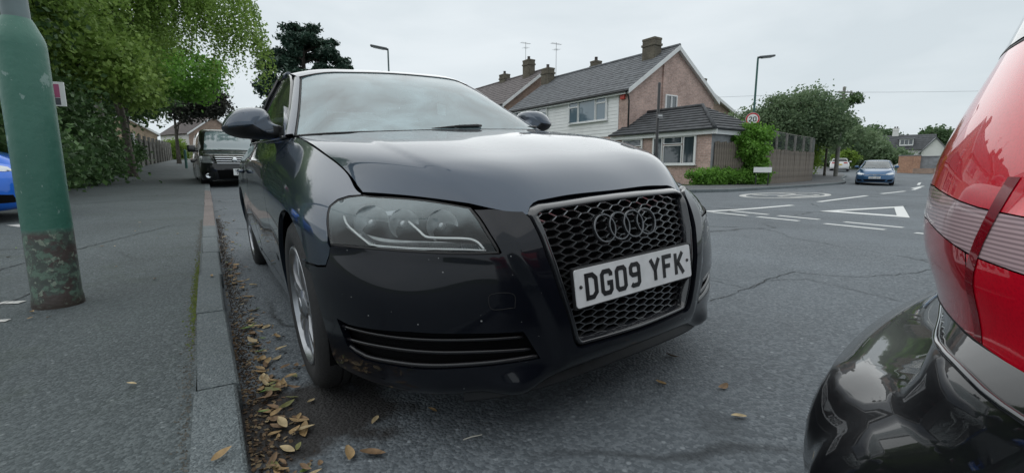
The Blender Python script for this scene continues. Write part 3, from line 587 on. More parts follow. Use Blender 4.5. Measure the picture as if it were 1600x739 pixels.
GLY={ # stroke glyphs on a 50 x 79 grid (centre lines), mm
'D':[[(7,7),(7,72),(30,72),(43,60),(43,19),(30,7),(7,7)],[(0,7),(7,7)],[(0,72),(7,72)]],
'G':[[(43,56),(43,64),(36,72),(14,72),(7,64),(7,15),(14,7),(36,7),(43,15),(43,36),(27,36)]],
'0':[[(14,72),(36,72),(43,64),(43,15),(36,7),(14,7),(7,15),(7,64),(14,72)]],
'9':[[(43,40),(15,40),(7,47),(7,64),(14,72),(36,72),(43,64),(43,15),(36,7),(14,7),(8,12)]],
'Y':[[(5,74),(25,38),(45,74)],[(25,38),(25,4)]],
'F':[[(7,4),(7,72),(46,72)],[(7,41),(38,41)]],
'K':[[(7,4),(7,75)],[(43,75),(12,37)],[(18,44),(44,4)]],
'L':[[(7,75),(7,7),(45,7)]],'M':[[(7,4),(7,72),(25,36),(43,72),(43,4)]],'W':[[(4,75),(14,8),(25,52),(36,8),(46,75)]],'P':[[(7,4),(7,72),(36,72),(43,64),(43,46),(36,38),(7,38)]],
'5':[[(42,72),(9,72),(9,44),(34,46),(43,38),(43,16),(35,7),(14,7),(7,14)]],'6':[[(40,70),(32,72),(14,72),(7,64),(7,15),(14,7),(36,7),(43,15),(43,33),(36,41),(7,41)]],
'2':[[(7,62),(14,72),(36,72),(43,64),(43,48),(7,10),(7,7),(45,7)]],'1':[[(14,62),(27,74),(27,4)]],'V':[[(5,75),(25,7),(45,75)]],'E':[[(44,72),(7,72),(7,7),(44,7)],[(7,40),(36,40)]],'A':[[(4,4),(25,73),(46,4)],[(13,26),(37,26)]],'R':[[(7,4),(7,72),(36,72),(43,64),(43,46),(36,38),(7,38)],[(24,38),(44,4)]],'O':[[(14,72),(36,72),(43,64),(43,15),(36,7),(14,7),(7,15),(7,64),(14,72)]],'U':[[(7,75),(7,15),(14,7),(36,7),(43,15),(43,75)]],'N':[[(7,4),(7,73),(43,6),(43,75)]],'S':[[(42,66),(36,72),(14,72),(7,64),(7,47),(43,34),(43,15),(36,7),(14,7),(7,13)]],'T':[[(4,72),(46,72)],[(25,72),(25,4)]],'I':[[(25,4),(25,75)]],'C':[[(43,60),(36,72),(14,72),(7,64),(7,15),(14,7),(36,7),(43,19)]],'H':[[(7,4),(7,75)],[(43,4),(43,75)],[(7,40),(43,40)]]}
def stroke(m,pts,wd,T,z=0.0,th=.0012,mi=0):
    """flat raised stroke along a 2d polyline with mitred corners"""
    q=np.array(pts,float); n=len(q); closed=np.allclose(q[0],q[-1]) and n>2; Lp=[];Rp=[]
    for i in range(n):
        a=q[i-1] if i>0 else (q[-2] if closed else None); b=q[i+1] if i<n-1 else (q[1] if closed else None)
        d1=(q[i]-a)/np.linalg.norm(q[i]-a) if a is not None else None; d2=(b-q[i])/np.linalg.norm(b-q[i]) if b is not None else None
        if d1 is None: d1=d2
        if d2 is None: d2=d1
        nn=np.array((-(d1+d2)[1],(d1+d2)[0])); l=np.linalg.norm(nn); nn=nn/l if l>1e-6 else np.array((-d1[1],d1[0])); c=max(.45,nn@np.array((-d1[1],d1[0])))
        Lp.append(q[i]+nn*wd/2/c); Rp.append(q[i]-nn*wd/2/c)
    V=[T@Vector((p[0],z,p[1])) for p in Lp]+[T@Vector((p[0],z,p[1])) for p in Rp]+[T@Vector((p[0],z-th,p[1])) for p in Lp]+[T@Vector((p[0],z-th,p[1])) for p in Rp]
    F=[]
    for i in range(n-1): F+=[(2*n+i,2*n+i+1,3*n+i+1,3*n+i),(i,i+1,2*n+i+1,2*n+i),(n+i,3*n+i,3*n+i+1,n+i+1)]
    F+=[(0,2*n,3*n,n),(n-1,2*n-1,4*n-1,3*n-1)]
    m.add(V,F,mi)
def text_strokes(m,txt,T,hgt,wd=14,adv=61,space=33,z=0,th=.0012):
    k=hgt/79; tw=sum(space if c==' ' else adv for c in txt)-11; x=-tw/2
    for c in txt:
        if c==' ': x+=space; continue
        for st in GLY[c]: stroke(m,[((x+p[0])*k,(p[1]-39.5)*k) for p in st],wd*k,T,z,th)
        x+=adv
def plate(P,T,txt,wd,ht,mat,lines=None,screws=True):
    """flat plate in local xz, facing -y"""
    r=.008*ht/.111; o=[]
    for cx,cz,a0 in ((wd/2-r,ht/2-r,0),(-wd/2+r,ht/2-r,90),(-wd/2+r,-ht/2+r,180),(wd/2-r,-ht/2+r,270)):
        o+=[(cx+r*math.cos(R(a0+t)),cz+r*math.sin(R(a0+t))) for t in (0,30,60,90)]
    base=MB(); base.prism(o,0,-.004,T@Matrix(((1,0,0,0),(0,0,1,0),(0,1,0,0),(0,0,0,1)))); po=base.build('number_plate',mat,P)
    m=MB(); lines=lines or [txt]; lh=.079/.111*ht if len(lines)==1 else ht*.36
    for i,tx in enumerate(lines):
        cz=0 if len(lines)==1 else (ht*.23 if i==0 else -ht*.23)
        text_strokes(m,tx,T@Matrix.Translation((0,-.0042,cz)),lh)
    m.build('plate_text',MT['ink'],po)
    if screws:
        for x in (-wd/2+.019,wd/2-.019):
            m=MB(); m.lathe([(.0055,0),(.005,-.003),(.001,-.0035)],10,'y',(x,-.004,.004)); m.v=[tuple(T@Vector(q)) for q in m.v]; m.build('plate_screw',MT['ink'],po,True)
    m=MB(); m.box((0,.006,0),(wd+.008,.012,ht+.012),bev=.003); m.v=[tuple(T@Vector(q)) for q in m.v]; m.build('plate_holder',MT['trim_black'],P)
    return po
def wheel(P,s,xo,yc,r=.317,wd=.215,rr=.218,spokes=5,name='wheel',zc=None,mats=('rubber','alloy','rim_dark')):
    zc=r if zc is None else zc
    base=empty(name); base.parent=P; base.location=(s*xo,yc,zc); base.scale=(s,1,1)
    # local x: outward, 0 at the outer face
    k=r/.317
    m=MB(); m.lathe([(rr*.97,-.028),(rr+.006*k,-.012),(rr+.022*k,-.004),(rr+.05*k,.0),(rr+.075*k,-.008),(r-.008*k,-.022),(r-.001,-.038),(r,-.055),(r,-wd*.34),(r-.008,-wd*.345),(r-.008,-wd*.375),(r,-wd*.38),(r,-wd*.49),(r-.008,-wd*.495),(r-.008,-wd*.525),(r,-wd*.53),(r,-wd*.64),(r-.008,-wd*.645),(r-.008,-wd*.675),(r,-wd*.68),(r-.002,-wd+.03),(r-.03*k,-wd),(rr,-wd)],48,'x'); m.build('tyre',MT[mats[0]],base,True,sharp=40)
    m=MB(); m.lathe([(rr+.004*k,-.014),(rr+.001,-.006),(rr-.006*k,-.005),(rr-.012*k,-.016),(rr-.02*k,-.05),(rr-.026*k,-.12),(rr-.03*k,-wd+.02)],48,'x'); m.build('rim',MT[mats[1]],base,True,sharp=40)
    m=MB(); m.lathe([(rr-.02*k,-.11),(.12*k,-.10),(.05,-.085),(.001,-.085)],32,'x'); m.build('brake_disc',MT[mats[2]],base,True)
    m=MB()
    for i in range(spokes):
        for d in (-.17,.17):
            a=2*math.pi*i/spokes+.35; a1=a+d*1.25; a0=a+d*.9
            p0=np.array((math.cos(a0),math.sin(a0)))*.05*k; p1=np.array((math.cos(a1),math.sin(a1)))*(rr-.008*k); t=(p1-p0)/np.linalg.norm(p1-p0); nn=np.array((-t[1],t[0]))
            V=[];F=[]
            for j,(f,hw,x) in enumerate(((0,.020,-.022),(.4,.017,-.012),(.8,.018,-.014),(1,.023,-.020))):
                c=p0+(p1-p0)*f
                for (o_,dx) in ((-1,-.022),(-.8,0),(.8,0),(1,-.022)): q=c+nn*hw*o_*k; V.append((x+dx,q[0],q[1]))
            for j in range(3):
                for e in range(3): F.append((j*4+e,j*4+e+1,j*4+e+5,j*4+e+4))
            m.add(V,F)
    m.build('spoke',MT[mats[1]],base,True,sharp=45)
    m=MB(); m.lathe([(.058*k,-.045),(.056*k,-.016),(.04*k,-.006),(.031*k,-.005),(.03*k,-.002),(.001,.0)],24,'x')
    for i in range(5): a=2*math.pi*i/5; m.lathe([(.007,-.03),(.007,-.012),(.001,-.011)],6,'x',(0,.045*k*math.cos(a),.045*k*math.sin(a)))
    m.build('hub_cap',MT[mats[1]],base,True,sharp=40)
    if name=='wheel':
        m=MB(); n=24; V=[];F=[]
        for x in (-.03,-.30):
            for i in range(n+1): a=R(-25)+R(230)*i/n; V.append((x,.338*math.cos(a)*k,.338*math.sin(a)*k+.01))
        F=[(i,i+1,n+2+i,n+1+i) for i in range(n)]; m.add(V,F); m.build('arch_liner',MT['void'],base,True)
    return base
make_hero()
# ------------------------------------------------------------ ground
def spl(x,w): return w*np.log1p(np.exp(np.clip(np.asarray(x,float)/w,-40,40)))
def zg(X,Y):
    X=np.asarray(X,float); Y=np.asarray(Y,float); u,v=w2uv(X,Y); far=ss(150,60,np.hypot(X,Y))
    z=(-.0149*X+.0065*Y)*(.25+.75*far)-.025+.085*ss(-1.0,1.2,u)*(1-ss(3,9,u))
    return z+.015*np.minimum(spl(v-15,2),60)*(1-ss(4,14,u))+.028*np.minimum(spl(Y-27,2),45)*ss(0,12,X)*ss(4,14,u)
def gp(u,v,off=0.):
    x,y=uv2w(u,v); return float(x),float(y),float(zg(x,y))+off
def asphalt(name,col,fleck,scale=1.0,crack=.85,stain=False,moss=0):
    m,t,b=nodemat(name); n=t.nodes.new; l=t.links.new
    tc=n('ShaderNodeTexCoord'); P=tc.outputs['Object']
    def noise(s,d=4,r=.6):
        z=n('ShaderNodeTexNoise'); z.inputs['Scale'].default_value=s; z.inputs['Detail'].default_value=d; z.inputs['Roughness'].default_value=r; l(P,z.inputs['Vector']); return z.outputs[0]
    def ramp(src,a,b_,c0,c1):
        r=n('ShaderNodeValToRGB'); r.color_ramp.elements[0].position=a; r.color_ramp.elements[1].position=b_; r.color_ramp.elements[0].color=c0; r.color_ramp.elements[1].color=c1; l(src,r.inputs[0]); return r.outputs[0]
    def mix(f,a,b_,blend='MIX'):
        x=n('ShaderNodeMix'); x.data_type='RGBA'; x.blend_type=blend
        for s,i in ((f,0),(a,6),(b_,7)):
            if hasattr(s,'links') or hasattr(s,'is_linked'): l(s,x.inputs[i])
            else: x.inputs[i].default_value=s
        return x.outputs[2]
    g=lambda c,k:(c[0]*k,c[1]*k,c[2]*k,1)
    base=ramp(noise(.8,7,.66),.3,.70,g(col,.74),g(col,1.28))
    # stones: cells of crushed aggregate, most of them dark, some pale
    v=n('ShaderNodeTexVoronoi'); v.inputs['Scale'].default_value=95*scale; l(P,v.inputs['Vector'])
    sp=n('ShaderNodeSeparateColor'); l(v.outputs['Color'],sp.inputs[0])
    st=ramp(sp.outputs[0],.25,.96,g(col,.45),g(fleck,1)); c=mix(.46,base,st)
    v2=n('ShaderNodeTexVoronoi'); v2.inputs['Scale'].default_value=34*scale; l(P,v2.inputs['Vector']); s2=n('ShaderNodeSeparateColor'); l(v2.outputs['Color'],s2.inputs[0])
    big=ramp(s2.outputs[1],.86,.90,(0,0,0,1),(1,1,1,1)); dd=ramp(v2.outputs['Distance'],.16,.30,(1,1,1,1),(0,0,0,1)); bm_=mix(1.0,big,dd,'MULTIPLY')
    c=mix(bm_,c,g(fleck,1.15)); 
    # blotches and old patches
    c=mix(ramp(noise(.35,3,.5),.42,.62,(0,0,0,1),(.35,.35,.35,1)),c,g(col,.55))
    if crack:
        wv=n('ShaderNodeTexNoise'); wv.inputs['Scale'].default_value=.9; wv.inputs['Detail'].default_value=6; l(P,wv.inputs['Vector'])
        ad=n('ShaderNodeVectorMath'); ad.operation='MULTIPLY_ADD'; l(wv.outputs['Color'],ad.inputs[0]); ad.inputs[1].default_value=(1.1,1.1,0); l(P,ad.inputs[2])
        ve=n('ShaderNodeTexVoronoi'); ve.feature='DISTANCE_TO_EDGE'; ve.inputs['Scale'].default_value=.42; l(ad.outputs[0],ve.inputs['Vector'])
        ck=ramp(ve.outputs['Distance'],.002,.012,(1,1,1,1),(0,0,0,1)); mk_=ramp(noise(.5,2,.5),(.44),.53,(0,0,0,1),(crack,crack,crack,1)); c=mix(mix(1.0,ck,mk_,'MULTIPLY'),c,g(col,.22))
    if moss:
        c=mix(ramp(noise(2.3,6,.65),.56,.74,(0,0,0,1),(moss,moss,moss,1)),c,(.035,.052,.028,1))
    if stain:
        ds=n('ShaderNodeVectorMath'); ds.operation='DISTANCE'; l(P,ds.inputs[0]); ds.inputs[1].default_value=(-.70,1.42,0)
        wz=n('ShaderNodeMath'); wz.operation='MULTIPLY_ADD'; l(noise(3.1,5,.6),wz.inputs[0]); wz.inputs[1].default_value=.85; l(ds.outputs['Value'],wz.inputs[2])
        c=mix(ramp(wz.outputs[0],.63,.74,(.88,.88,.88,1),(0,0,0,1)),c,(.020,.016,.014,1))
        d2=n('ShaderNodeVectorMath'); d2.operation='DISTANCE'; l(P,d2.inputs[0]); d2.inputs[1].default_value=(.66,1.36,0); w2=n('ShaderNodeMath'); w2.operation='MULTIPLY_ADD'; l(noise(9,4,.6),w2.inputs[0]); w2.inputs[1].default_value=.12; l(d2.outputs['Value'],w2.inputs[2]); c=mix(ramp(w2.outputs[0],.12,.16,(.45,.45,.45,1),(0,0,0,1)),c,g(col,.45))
    l(c,b.inputs['Base Color']); b.inputs['Roughness'].default_value=.82; b.inputs['Specular IOR Level'].default_value=.42
    bp=n('ShaderNodeBump'); bp.inputs['Strength'].default_value=.85; bp.inputs['Distance'].default_value=.006
    h=n('ShaderNodeMath'); h.operation='MULTIPLY_ADD'; l(v.outputs['Distance'],h.inputs[0]); h.inputs[1].default_value=-.8; l(noise(55*scale,3,.6),h.inputs[2]); l(h.outputs[0],bp.inputs['Height']); l(bp.outputs[0],b.inputs['Normal'])
    return m
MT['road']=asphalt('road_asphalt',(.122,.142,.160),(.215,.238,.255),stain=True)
MT['pavement']=asphalt('pavement_asphalt',(.078,.096,.101),(.165,.187,.192),1.25,.5,moss=.35)
MT['far_pavement']=asphalt('far_pavement_asphalt',(.10,.105,.112),(.22,.23,.235),1,.3)
MT['earth']=simple('grass_and_earth',(.05,.075,.03),rough=.95,vary=.5,vscale=1.5,bump=.4,bscale=12)
def sheet(name,uvs,off,mat,kind='structure'):
    """ground sheet from a grid of (u,v) rows, draped on the terrain"""
    n=len(uvs[0]); V=[gp(u,v,off) for row in uvs for u,v in row]; F=[(j*n+i,j*n+i+1,(j+1)*n+i+1,(j+1)*n+i) for j in range(len(uvs)-1) for i in range(n-1)]
    o=mk(name,V,F,mat,None,True); bm=bmesh.new(); bm.from_mesh(o.data); bmesh.ops.recalc_face_normals(bm,faces=bm.faces[:])
    if sum(f.normal.z for f in bm.faces)<0: bmesh.ops.reverse_faces(bm,faces=bm.faces[:])
    bm.to_mesh(o.data); bm.free(); o['kind']=kind; return o
ax=np.concatenate([-np.geomspace(900,14,16),np.arange(-12,14.1,1.0),np.geomspace(15,900,20)])
ay=np.concatenate([-np.geomspace(600,10,10),np.arange(-8,60.1,1.5),np.geomspace(63,1500,16)])
V=[(x,y,float(zg(x,y))-.06) for y in ay for x in ax]; n=len(ax)
o=mk('ground',V,[(j*n+i,j*n+i+1,(j+1)*n+i+1,(j+1)*n+i) for j in range(len(ay)-1) for i in range(n-1)],MT['earth']); o['kind']='structure'
def rng_(a,b,s): return list(np.arange(a,b+s*.5,s))
us=[-1.14]+rng_(-1.09,3,.35)+rng_(3.5,9,.6)+rng_(10,70,3); vs_=rng_(-25,-3,2)+rng_(-2,12,.5)+rng_(13,100,2.5)
sheet('road',[[(u,v) for u in us] for v in vs_],0,MT['road'])
us=rng_(-9,-1.22,.45); us[-1]=-1.222
sheet('pavement',[[(u,v) for u in us] for v in rng_(-12,12,.5)+rng_(13,95,2)],.1,MT['pavement'])
# kerb: separate stones along the near kerb
MT['kerb']=asphalt('kerb_concrete',(.13,.155,.165),(.22,.245,.25),1.6,0,moss=.22)
MT['kerb_pink']=asphalt('worn_kerb_concrete',(.20,.165,.155),(.30,.28,.27),1.6,0,moss=.1)
kb=empty('kerb'); kb['kind']='structure'; kmesh={}
v=1.685-.914*9; i=0
while v<42:
    ln=.914; a=gp(-1.1,v); b=gp(-1.1,v+ln); pk=5.3<v<12
    x=MB(); g=.0035; jit=lambda s:float(rng.normal(0,s))
    prof=[(-1.098,-.12),(-1.103,.082),(-1.106,.094),(-1.114,.1015),(-1.224,.103),(-1.226,-.12)]
    dz=jit(.003); du=jit(.003); dr=jit(.0025)
    if abs(v-1.685)<.1: du-=.010; dz+=.005
    Vv=[]
    for vv,tw in ((v+g,-1),(v+ln*.5,0),(v+ln-g,1)):
        for u,z in prof: Vv.append(gp(u+du+dr*tw,vv,z+dz))
    k=len(prof); F=[(j*k+e,j*k+(e+1)%k,(j+1)*k+(e+1)%k,(j+1)*k+e) for j in (0,1) for e in range(k)]+[tuple(range(k))[::-1],tuple(range(2*k,3*k))]
    x.add(Vv,F); x.build('kerb_stone',MT['kerb_pink'] if pk else MT['kerb'],kb); v+=ln; i+=1
x=MB(); Vv=[]
for vv in (42,60,80,95):
    for u,z in ((-1.098,-.12),(-1.106,.094),(-1.226,.103),(-1.226,-.12)): Vv.append(gp(u,vv,z))
x.add(Vv,[(j*4+e,j*4+(e+1)%4,(j+1)*4+(e+1)%4,(j+1)*4+e) for j in range(3) for e in range(4)]); x.build('kerb_run',MT['kerb'],kb)['kind']='stuff'
# far corner: kerb curve, pavement behind it
KC=crspline([(6.75,95),(6.75,40),(6.75,17),(7.3,13.2),(9.2,10.2),(12.0,8.85),(14.5,8.6),(16.68,8.9),(20.5,9.45),(25.3,10.2),(31,11.2),(36.8,13.6),(45,16.5),(53.3,20.5),(66,26),(80,33)],1.6)
def offs(c,d):
    c=np.array(c); t=np.gradient(c,axis=0); t/=np.linalg.norm(t,axis=1)[:,None]; return c+np.stack([-t[:,1],t[:,0]],1)*d
fk=empty('far_kerb'); fk['kind']='structure'
KR=resample(KC,.92,False); ko=offs(KR,.14)
near=[i for i in range(len(KR)-1) if KR[i][0]<34 and KR[i][1]<24]
def kerb_bit(m,i):
    q=[]
    for j in (i,i+1):
        a=KR[j]+(KR[i+1-(j-i)]-KR[j])*.008; b=ko[j]+(ko[i+1-(j-i)]-ko[j])*.008
        q+=[gp(*a,-.1),gp(a[0]+(b[0]-a[0])*.05,a[1]+(b[1]-a[1])*.05,.10),gp(*b,.115),gp(*b,-.1)]
    m.add(q,[(0,1,5,4),(1,2,6,5),(2,3,7,6),(0,3,2,1),(4,5,6,7)])
for i in near: m=MB(); kerb_bit(m,i); m.build('kerb_stone',MT['kerb'],fk)
m=MB(); [kerb_bit(m,i) for i in range(len(KR)-1) if i not in near]; m.build('kerb_run',MT['kerb'],fk)['kind']='stuff'
kc=np.array(resample(KC,1.2,False)); o1=offs(kc,.135); o2=offs(kc,1.2); o3=offs(kc,2.4)
sheet('far_pavement',[[tuple(a),tuple(b),tuple(c)] for a,b,c in zip(o1,o2,o3)],.108,MT['far_pavement'])
o4=offs(kc,2.35); sheet('front_garden_ground',[[tuple(a),tuple(a+(b-a)*.3),tuple(a+(b-a)*.6),tuple(b)] for a,b in zip(o4,[np.array((40-.2*i,30+i*.6)) if False else (a+np.array((2.,14.))) for i,a in enumerate(o4)])],.06,MT['earth'])
# near side of the side road, out to the right
K2=crspline([(6.75,-25),(6.75,-6.5),(7.4,-3.2),(9.6,-1.2),(13,-.55),(20,.3),(30,2.2),(45,7),(60,13.5)],2.0); K2=np.array(K2)
sheet('side_pavement',[[tuple(a),tuple(b),tuple(c)] for a,b,c in zip(offs(K2,-.12),offs(K2,-1.2),offs(K2,-2.3))],.108,MT['far_pavement'])
m=MB(); a=K2; b=offs(K2,-.13)
for i in range(len(K2)-1):
    q=[]
    for j in (i,i+1): q+=[gp(*a[j],-.1),gp(*a[j],.10),gp(*b[j],.115),gp(*b[j],-.1)]
    m.add(q,[(0,1,5,4),(1,2,6,5),(2,3,7,6)])
m.build('side_kerb',MT['kerb'])['kind']='structure'
# ------------------------------------------------------------ road markings
def paintmat(name,col=(.62,.63,.62),wear=.5):
    m,t,b=nodemat(name); n=t.nodes.new; l=t.links.new; tc=n('ShaderNodeTexCoord')
    z=n('ShaderNodeTexNoise'); z.inputs['Scale'].default_value=26; z.inputs['Detail'].default_value=7; z.inputs['Roughness'].default_value=.7; l(tc.outputs['Object'],z.inputs['Vector'])
    r=n('ShaderNodeValToRGB'); r.color_ramp.elements[0].position=.30; r.color_ramp.elements[1].position=.30+.22*wear; r.color_ramp.elements[0].color=(.13,.14,.145,1); r.color_ramp.elements[1].color=(*col,1); l(z.outputs[0],r.inputs[0]); l(r.outputs[0],b.inputs['Base Color']); b.inputs['Roughness'].default_value=.7; return m
MT['mark']=paintmat('road_paint')
MT['mark_old']=paintmat('worn_road_paint',(.5,.5,.48),1.0)
def mark(name,polys,off=.004,mat='mark'):
    """painted shape: polygons in (u,v), cut into short pieces so they follow the road"""
    V=[];F=[]
    for p in polys:
        q=resample(p,.4); ids=list(range(len(q)))
        r=delaunay_2d_cdt([Vector((float(a[0]),float(a[1]))) for a in q],[(i,(i+1)%len(q)) for i in ids],[],1,1e-5)
        k=len(V); V+=[gp(a.x,a.y,off) for a in r[0]]; F+=[tuple(i+k for i in f) for f in r[2]]
    o=mk(name,V,F,MT[mat],None,False); bm=bmesh.new(); bm.from_mesh(o.data)
    for f in bm.faces:
        f.normal_update()
        if f.normal.z<0: f.normal_flip()
    bm.to_mesh(o.data); bm.free(); o['kind']='structure'; return o
def line(a,b,w=.1):
    a=np.array(a,float); b=np.array(b,float); t=(b-a)/np.linalg.norm(b-a); nn=np.array((-t[1],t[0]))*w/2; return [a-nn,b-nn,b+nn,a+nn]
for u in (6.72,7.42):
    for v0,v1 in ((3.45,4.15),(2.60,3.27),(1.47,2.23),(.42,1.14),(-.6,.12)): mark('give_way_dash',[line((u,v0),(u,v1),.15)])
A,B,C_=(12.95,3.1),(9.36,3.42),(9.55,2.0)
def tri_ring():
    o=np.array([A,B,C_]); c=o.mean(0); i=c+(o-c)*np.array([[.66],[.66],[.66]])+np.array((-.06,0)); 
    return [[o[0],o[1],i[1],i[0]],[o[1],o[2],i[2],i[1]],[o[2],o[0],i[0],i[2]]]
mark('give_way_triangle',tri_ring())
for a,b in (((6.72,4.28),(10.45,4.47)),((12.4,4.74),(17.5,5.42)),((19.7,5.73),(23.6,6.17)),((25.7,6.5),(30.2,7.45)),((27.9,7.15),(32.5,7.95)),((34,8.6),(38,9.6))): mark('centre_line',[line(a,b,.13)])
mark('kerb_side_line',[line((30.6,11.15),(52,19.6),.22)],mat='mark_old')
# roundel with 20, stretched along the lane
RC0=np.array((14.9,6.75)); du=np.array((.995,.09)); dv=np.array((-.09,.995))
def rp(a,b): return RC0+du*a+dv*b
th=np.linspace(0,2*math.pi,49)[:-1]
for k in range(0,48,12):
    q=th[k:k+13] if k<36 else np.append(th[k:],2*math.pi)
    pass
mark('speed_roundel',[[rp(2.65*math.cos(t),.98*math.sin(t)) for t in th[k:k+2]]+[rp(2.38*math.cos(t),.80*math.sin(t)) for t in th[k:k+2][::-1]] for k in range(47)]+[[rp(2.65*math.cos(t),.98*math.sin(t)) for t in (th[47],0)]+[rp(2.38*math.cos(t),.80*math.sin(t)) for t in (0,th[47])]],off=.004,mat='mark_old')
def glyphline(pts,ox): # glyph upright along +u, across -v
    q=[rp((y-39.5)*.036,-(x-25)*.0125+ox) for x,y in pts]; return [line(a,b,.15) for a,b in zip(q[:-1],q[1:])]
for ch,ox in (('2',.36),('0',-.36)): mark('speed_numeral',[p for st in GLY[ch] for p in glyphline(st,ox)],off=.0045,mat='mark_old')
for a,b,w_ in (((-3.0,6.35),(-2.84,6.10),.10),((-2.08,2.40),(-1.99,2.36),.05),((-2.02,2.03),(-1.955,2.01),.04)): mark('bay_mark',[line(a,b,w_)],off=.104,mat='mark_old')

# tar seams and cracks
MT['seam']=simple('dark_crack',(.040,.046,.050),rough=.95)
def crack(name,pts,wd,off,seed):
    q=np.array(resample(pts,.05,False)); rr=np.random.default_rng(seed); q=q+rr.normal(0,.008,q.shape); ww=wd*rr.uniform(.4,1.3,len(q)); V=[];F=[]
    t=np.gradient(q,axis=0); t/=np.linalg.norm(t,axis=1)[:,None]; nn=np.stack([-t[:,1],t[:,0]],1)
    for a,b,w_ in zip(q,nn,ww): V+=[gp(*(a-b*w_/2),off),gp(*(a+b*w_/2),off)]
    o=mk(name,V,[(2*i,2*i+1,2*i+3,2*i+2) for i in range(len(q)-1)],MT['seam'],None,False); o['kind']='structure'
crack('pavement_crack',[(-2.6,2.7),(-2.34,3.45),(-2.23,3.77),(-2.08,4.14),(-1.82,4.82),(-1.5,5.6)],.012,.104,1)
crack('pavement_crack',[(-2.3,1.7),(-2.06,2.37),(-1.99,2.62),(-1.89,2.86)],.010,.104,2)
crack('pavement_crack',[(-3.2,9.1),(-2.9,9.42),(-2.2,10.05),(-1.43,10.88)],.03,.104,3)
crack('road_crack',[(1.24,.55),(1.5,.55),(1.96,.64),(2.47,.68),(2.57,.5),(2.71,.35),(3.19,.2),(4.2,.1),(5.4,.35)],.007,.004,4)
crack('road_crack',[(1.69,.9),(1.69,.58),(2.04,.64),(2.32,.52),(2.2,-.1)],.0055,.004,5)
crack('road_crack',[(1.2,4.6),(2.6,4.9),(4.1,4.7),(5.6,5.3)],.012,.004,6)
# ------------------------------------------------------------ buildings
def brickmat(name,c1,c2,mortar,axis='xz'):
    m,t,b=nodemat(name); n=t.nodes.new; l=t.links.new; tc=n('ShaderNodeTexCoord'); sx=n('ShaderNodeSeparateXYZ'); l(tc.outputs['Object'],sx.inputs[0])
    ad=n('ShaderNodeMath'); l(sx.outputs['X'],ad.inputs[0]); l(sx.outputs['Y'],ad.inputs[1]); cb=n('ShaderNodeCombineXYZ'); l(ad.outputs[0],cb.inputs[0]); l(sx.outputs['Z'],cb.inputs[1])
    k=n('ShaderNodeTexBrick'); k.inputs['Scale'].default_value=1; k.inputs['Brick Width'].default_value=.225; k.inputs['Row Height'].default_value=.075; k.inputs['Mortar Size'].default_value=.006; k.inputs['Bias'].default_value=-.1
    k.inputs['Color1'].default_value=(*c1,1); k.inputs['Color2'].default_value=(*c2,1); k.inputs['Mortar'].default_value=(*mortar,1); l(cb.outputs[0],k.inputs['Vector'])
    z=n('ShaderNodeTexNoise'); z.inputs['Scale'].default_value=1.3; z.inputs['Detail'].default_value=6; l(tc.outputs['Object'],z.inputs['Vector'])
    z2=n('ShaderNodeTexNoise'); z2.inputs['Scale'].default_value=9; z2.inputs['Detail'].default_value=3; l(tc.outputs['Object'],z2.inputs['Vector'])
    s=n('ShaderNodeMath'); l(z.outputs[0],s.inputs[0]); l(z2.outputs[0],s.inputs[1])
    r=n('ShaderNodeMapRange'); r.inputs[1].default_value=.7; r.inputs[2].default_value=1.3; r.inputs[3].default_value=.72; r.inputs[4].default_value=1.25; l(s.outputs[0],r.inputs[0])
    mx=n('ShaderNodeMix'); mx.data_type='RGBA'; mx.blend_type='MULTIPLY'; mx.inputs[0].default_value=1; l(k.outputs[0],mx.inputs[6]); l(r.outputs[0],mx.inputs[7]); l(mx.outputs[2],b.inputs['Base Color']); b.inputs['Roughness'].default_value=.9
    bp=n('ShaderNodeBump'); bp.inputs['Strength'].default_value=.5; bp.inputs['Distance'].default_value=.01; bp.invert=True; l(k.outputs['Fac'],bp.inputs['Height']); l(bp.outputs[0],b.inputs['Normal']); return m
MT['brick']=brickmat('pink_brick',(.54,.37,.32),(.42,.28,.24),(.52,.49,.46))
MT['brick2']=brickmat('brown_brick',(.36,.25,.19),(.28,.19,.15),(.34,.32,.29))
MT['stockbrick']=brickmat('chimney_brick',(.13,.115,.085),(.10,.085,.065),(.15,.14,.12))
MT['tile']=simple('grey_roof_tile',(.115,.122,.132),rough=.85,vary=.35,vscale=3)
MT['tile2']=simple('dark_roof_tile',(.062,.066,.072),rough=.85,vary=.35,vscale=3)
MT['tile_brown']=simple('brown_roof_tile',(.12,.105,.105),rough=.85,vary=.35,vscale=3)
MT['white_paint']=simple('white_painted_wood',(.74,.75,.75),rough=.5,vary=.06,vscale=3)
MT['clad']=simple('white_cladding',(.80,.81,.81),rough=.45,vary=.06,vscale=2)
MT['upvc']=simple('white_upvc',(.80,.81,.81),rough=.3)
MT['render']=simple('grey_render',(.24,.25,.26),rough=.9,vary=.25,vscale=3)
MT['white_render']=simple('white_render',(.70,.70,.68),rough=.9,vary=.08,vscale=1)
MT['lead']=simple('lead_flashing',(.22,.23,.25),rough=.5)
MT['pipe']=simple('black_plastic_pipe',(.018,.018,.02),rough=.4)
MT['red_box']=simple('red_alarm_box',(.5,.05,.03),rough=.4)
MT['aerial']=simple('aerial_metal',(.35,.36,.37),rough=.4,metal=.8)
MT['pane']=simple('window_glass',(.035,.05,.06),rough=.04,spec=.9,coat=1,coatr=.01)
MT['pane_sky']=simple('sky_painted_window_glass',(.13,.19,.235),rough=.04,spec=1,coat=1,coatr=.01)  # base colour lightened to paint in the sky reflected by these panes
MT['dark_wood']=simple('brown_fence_wood',(.165,.140,.115),rough=.85,vary=.4,vscale=4,bump=.4,bscale=18)
MT['grey_wood']=simple('weathered_fence_wood',(.17,.165,.15),rough=.9,vary=.35,vscale=4,bump=.3,bscale=18)
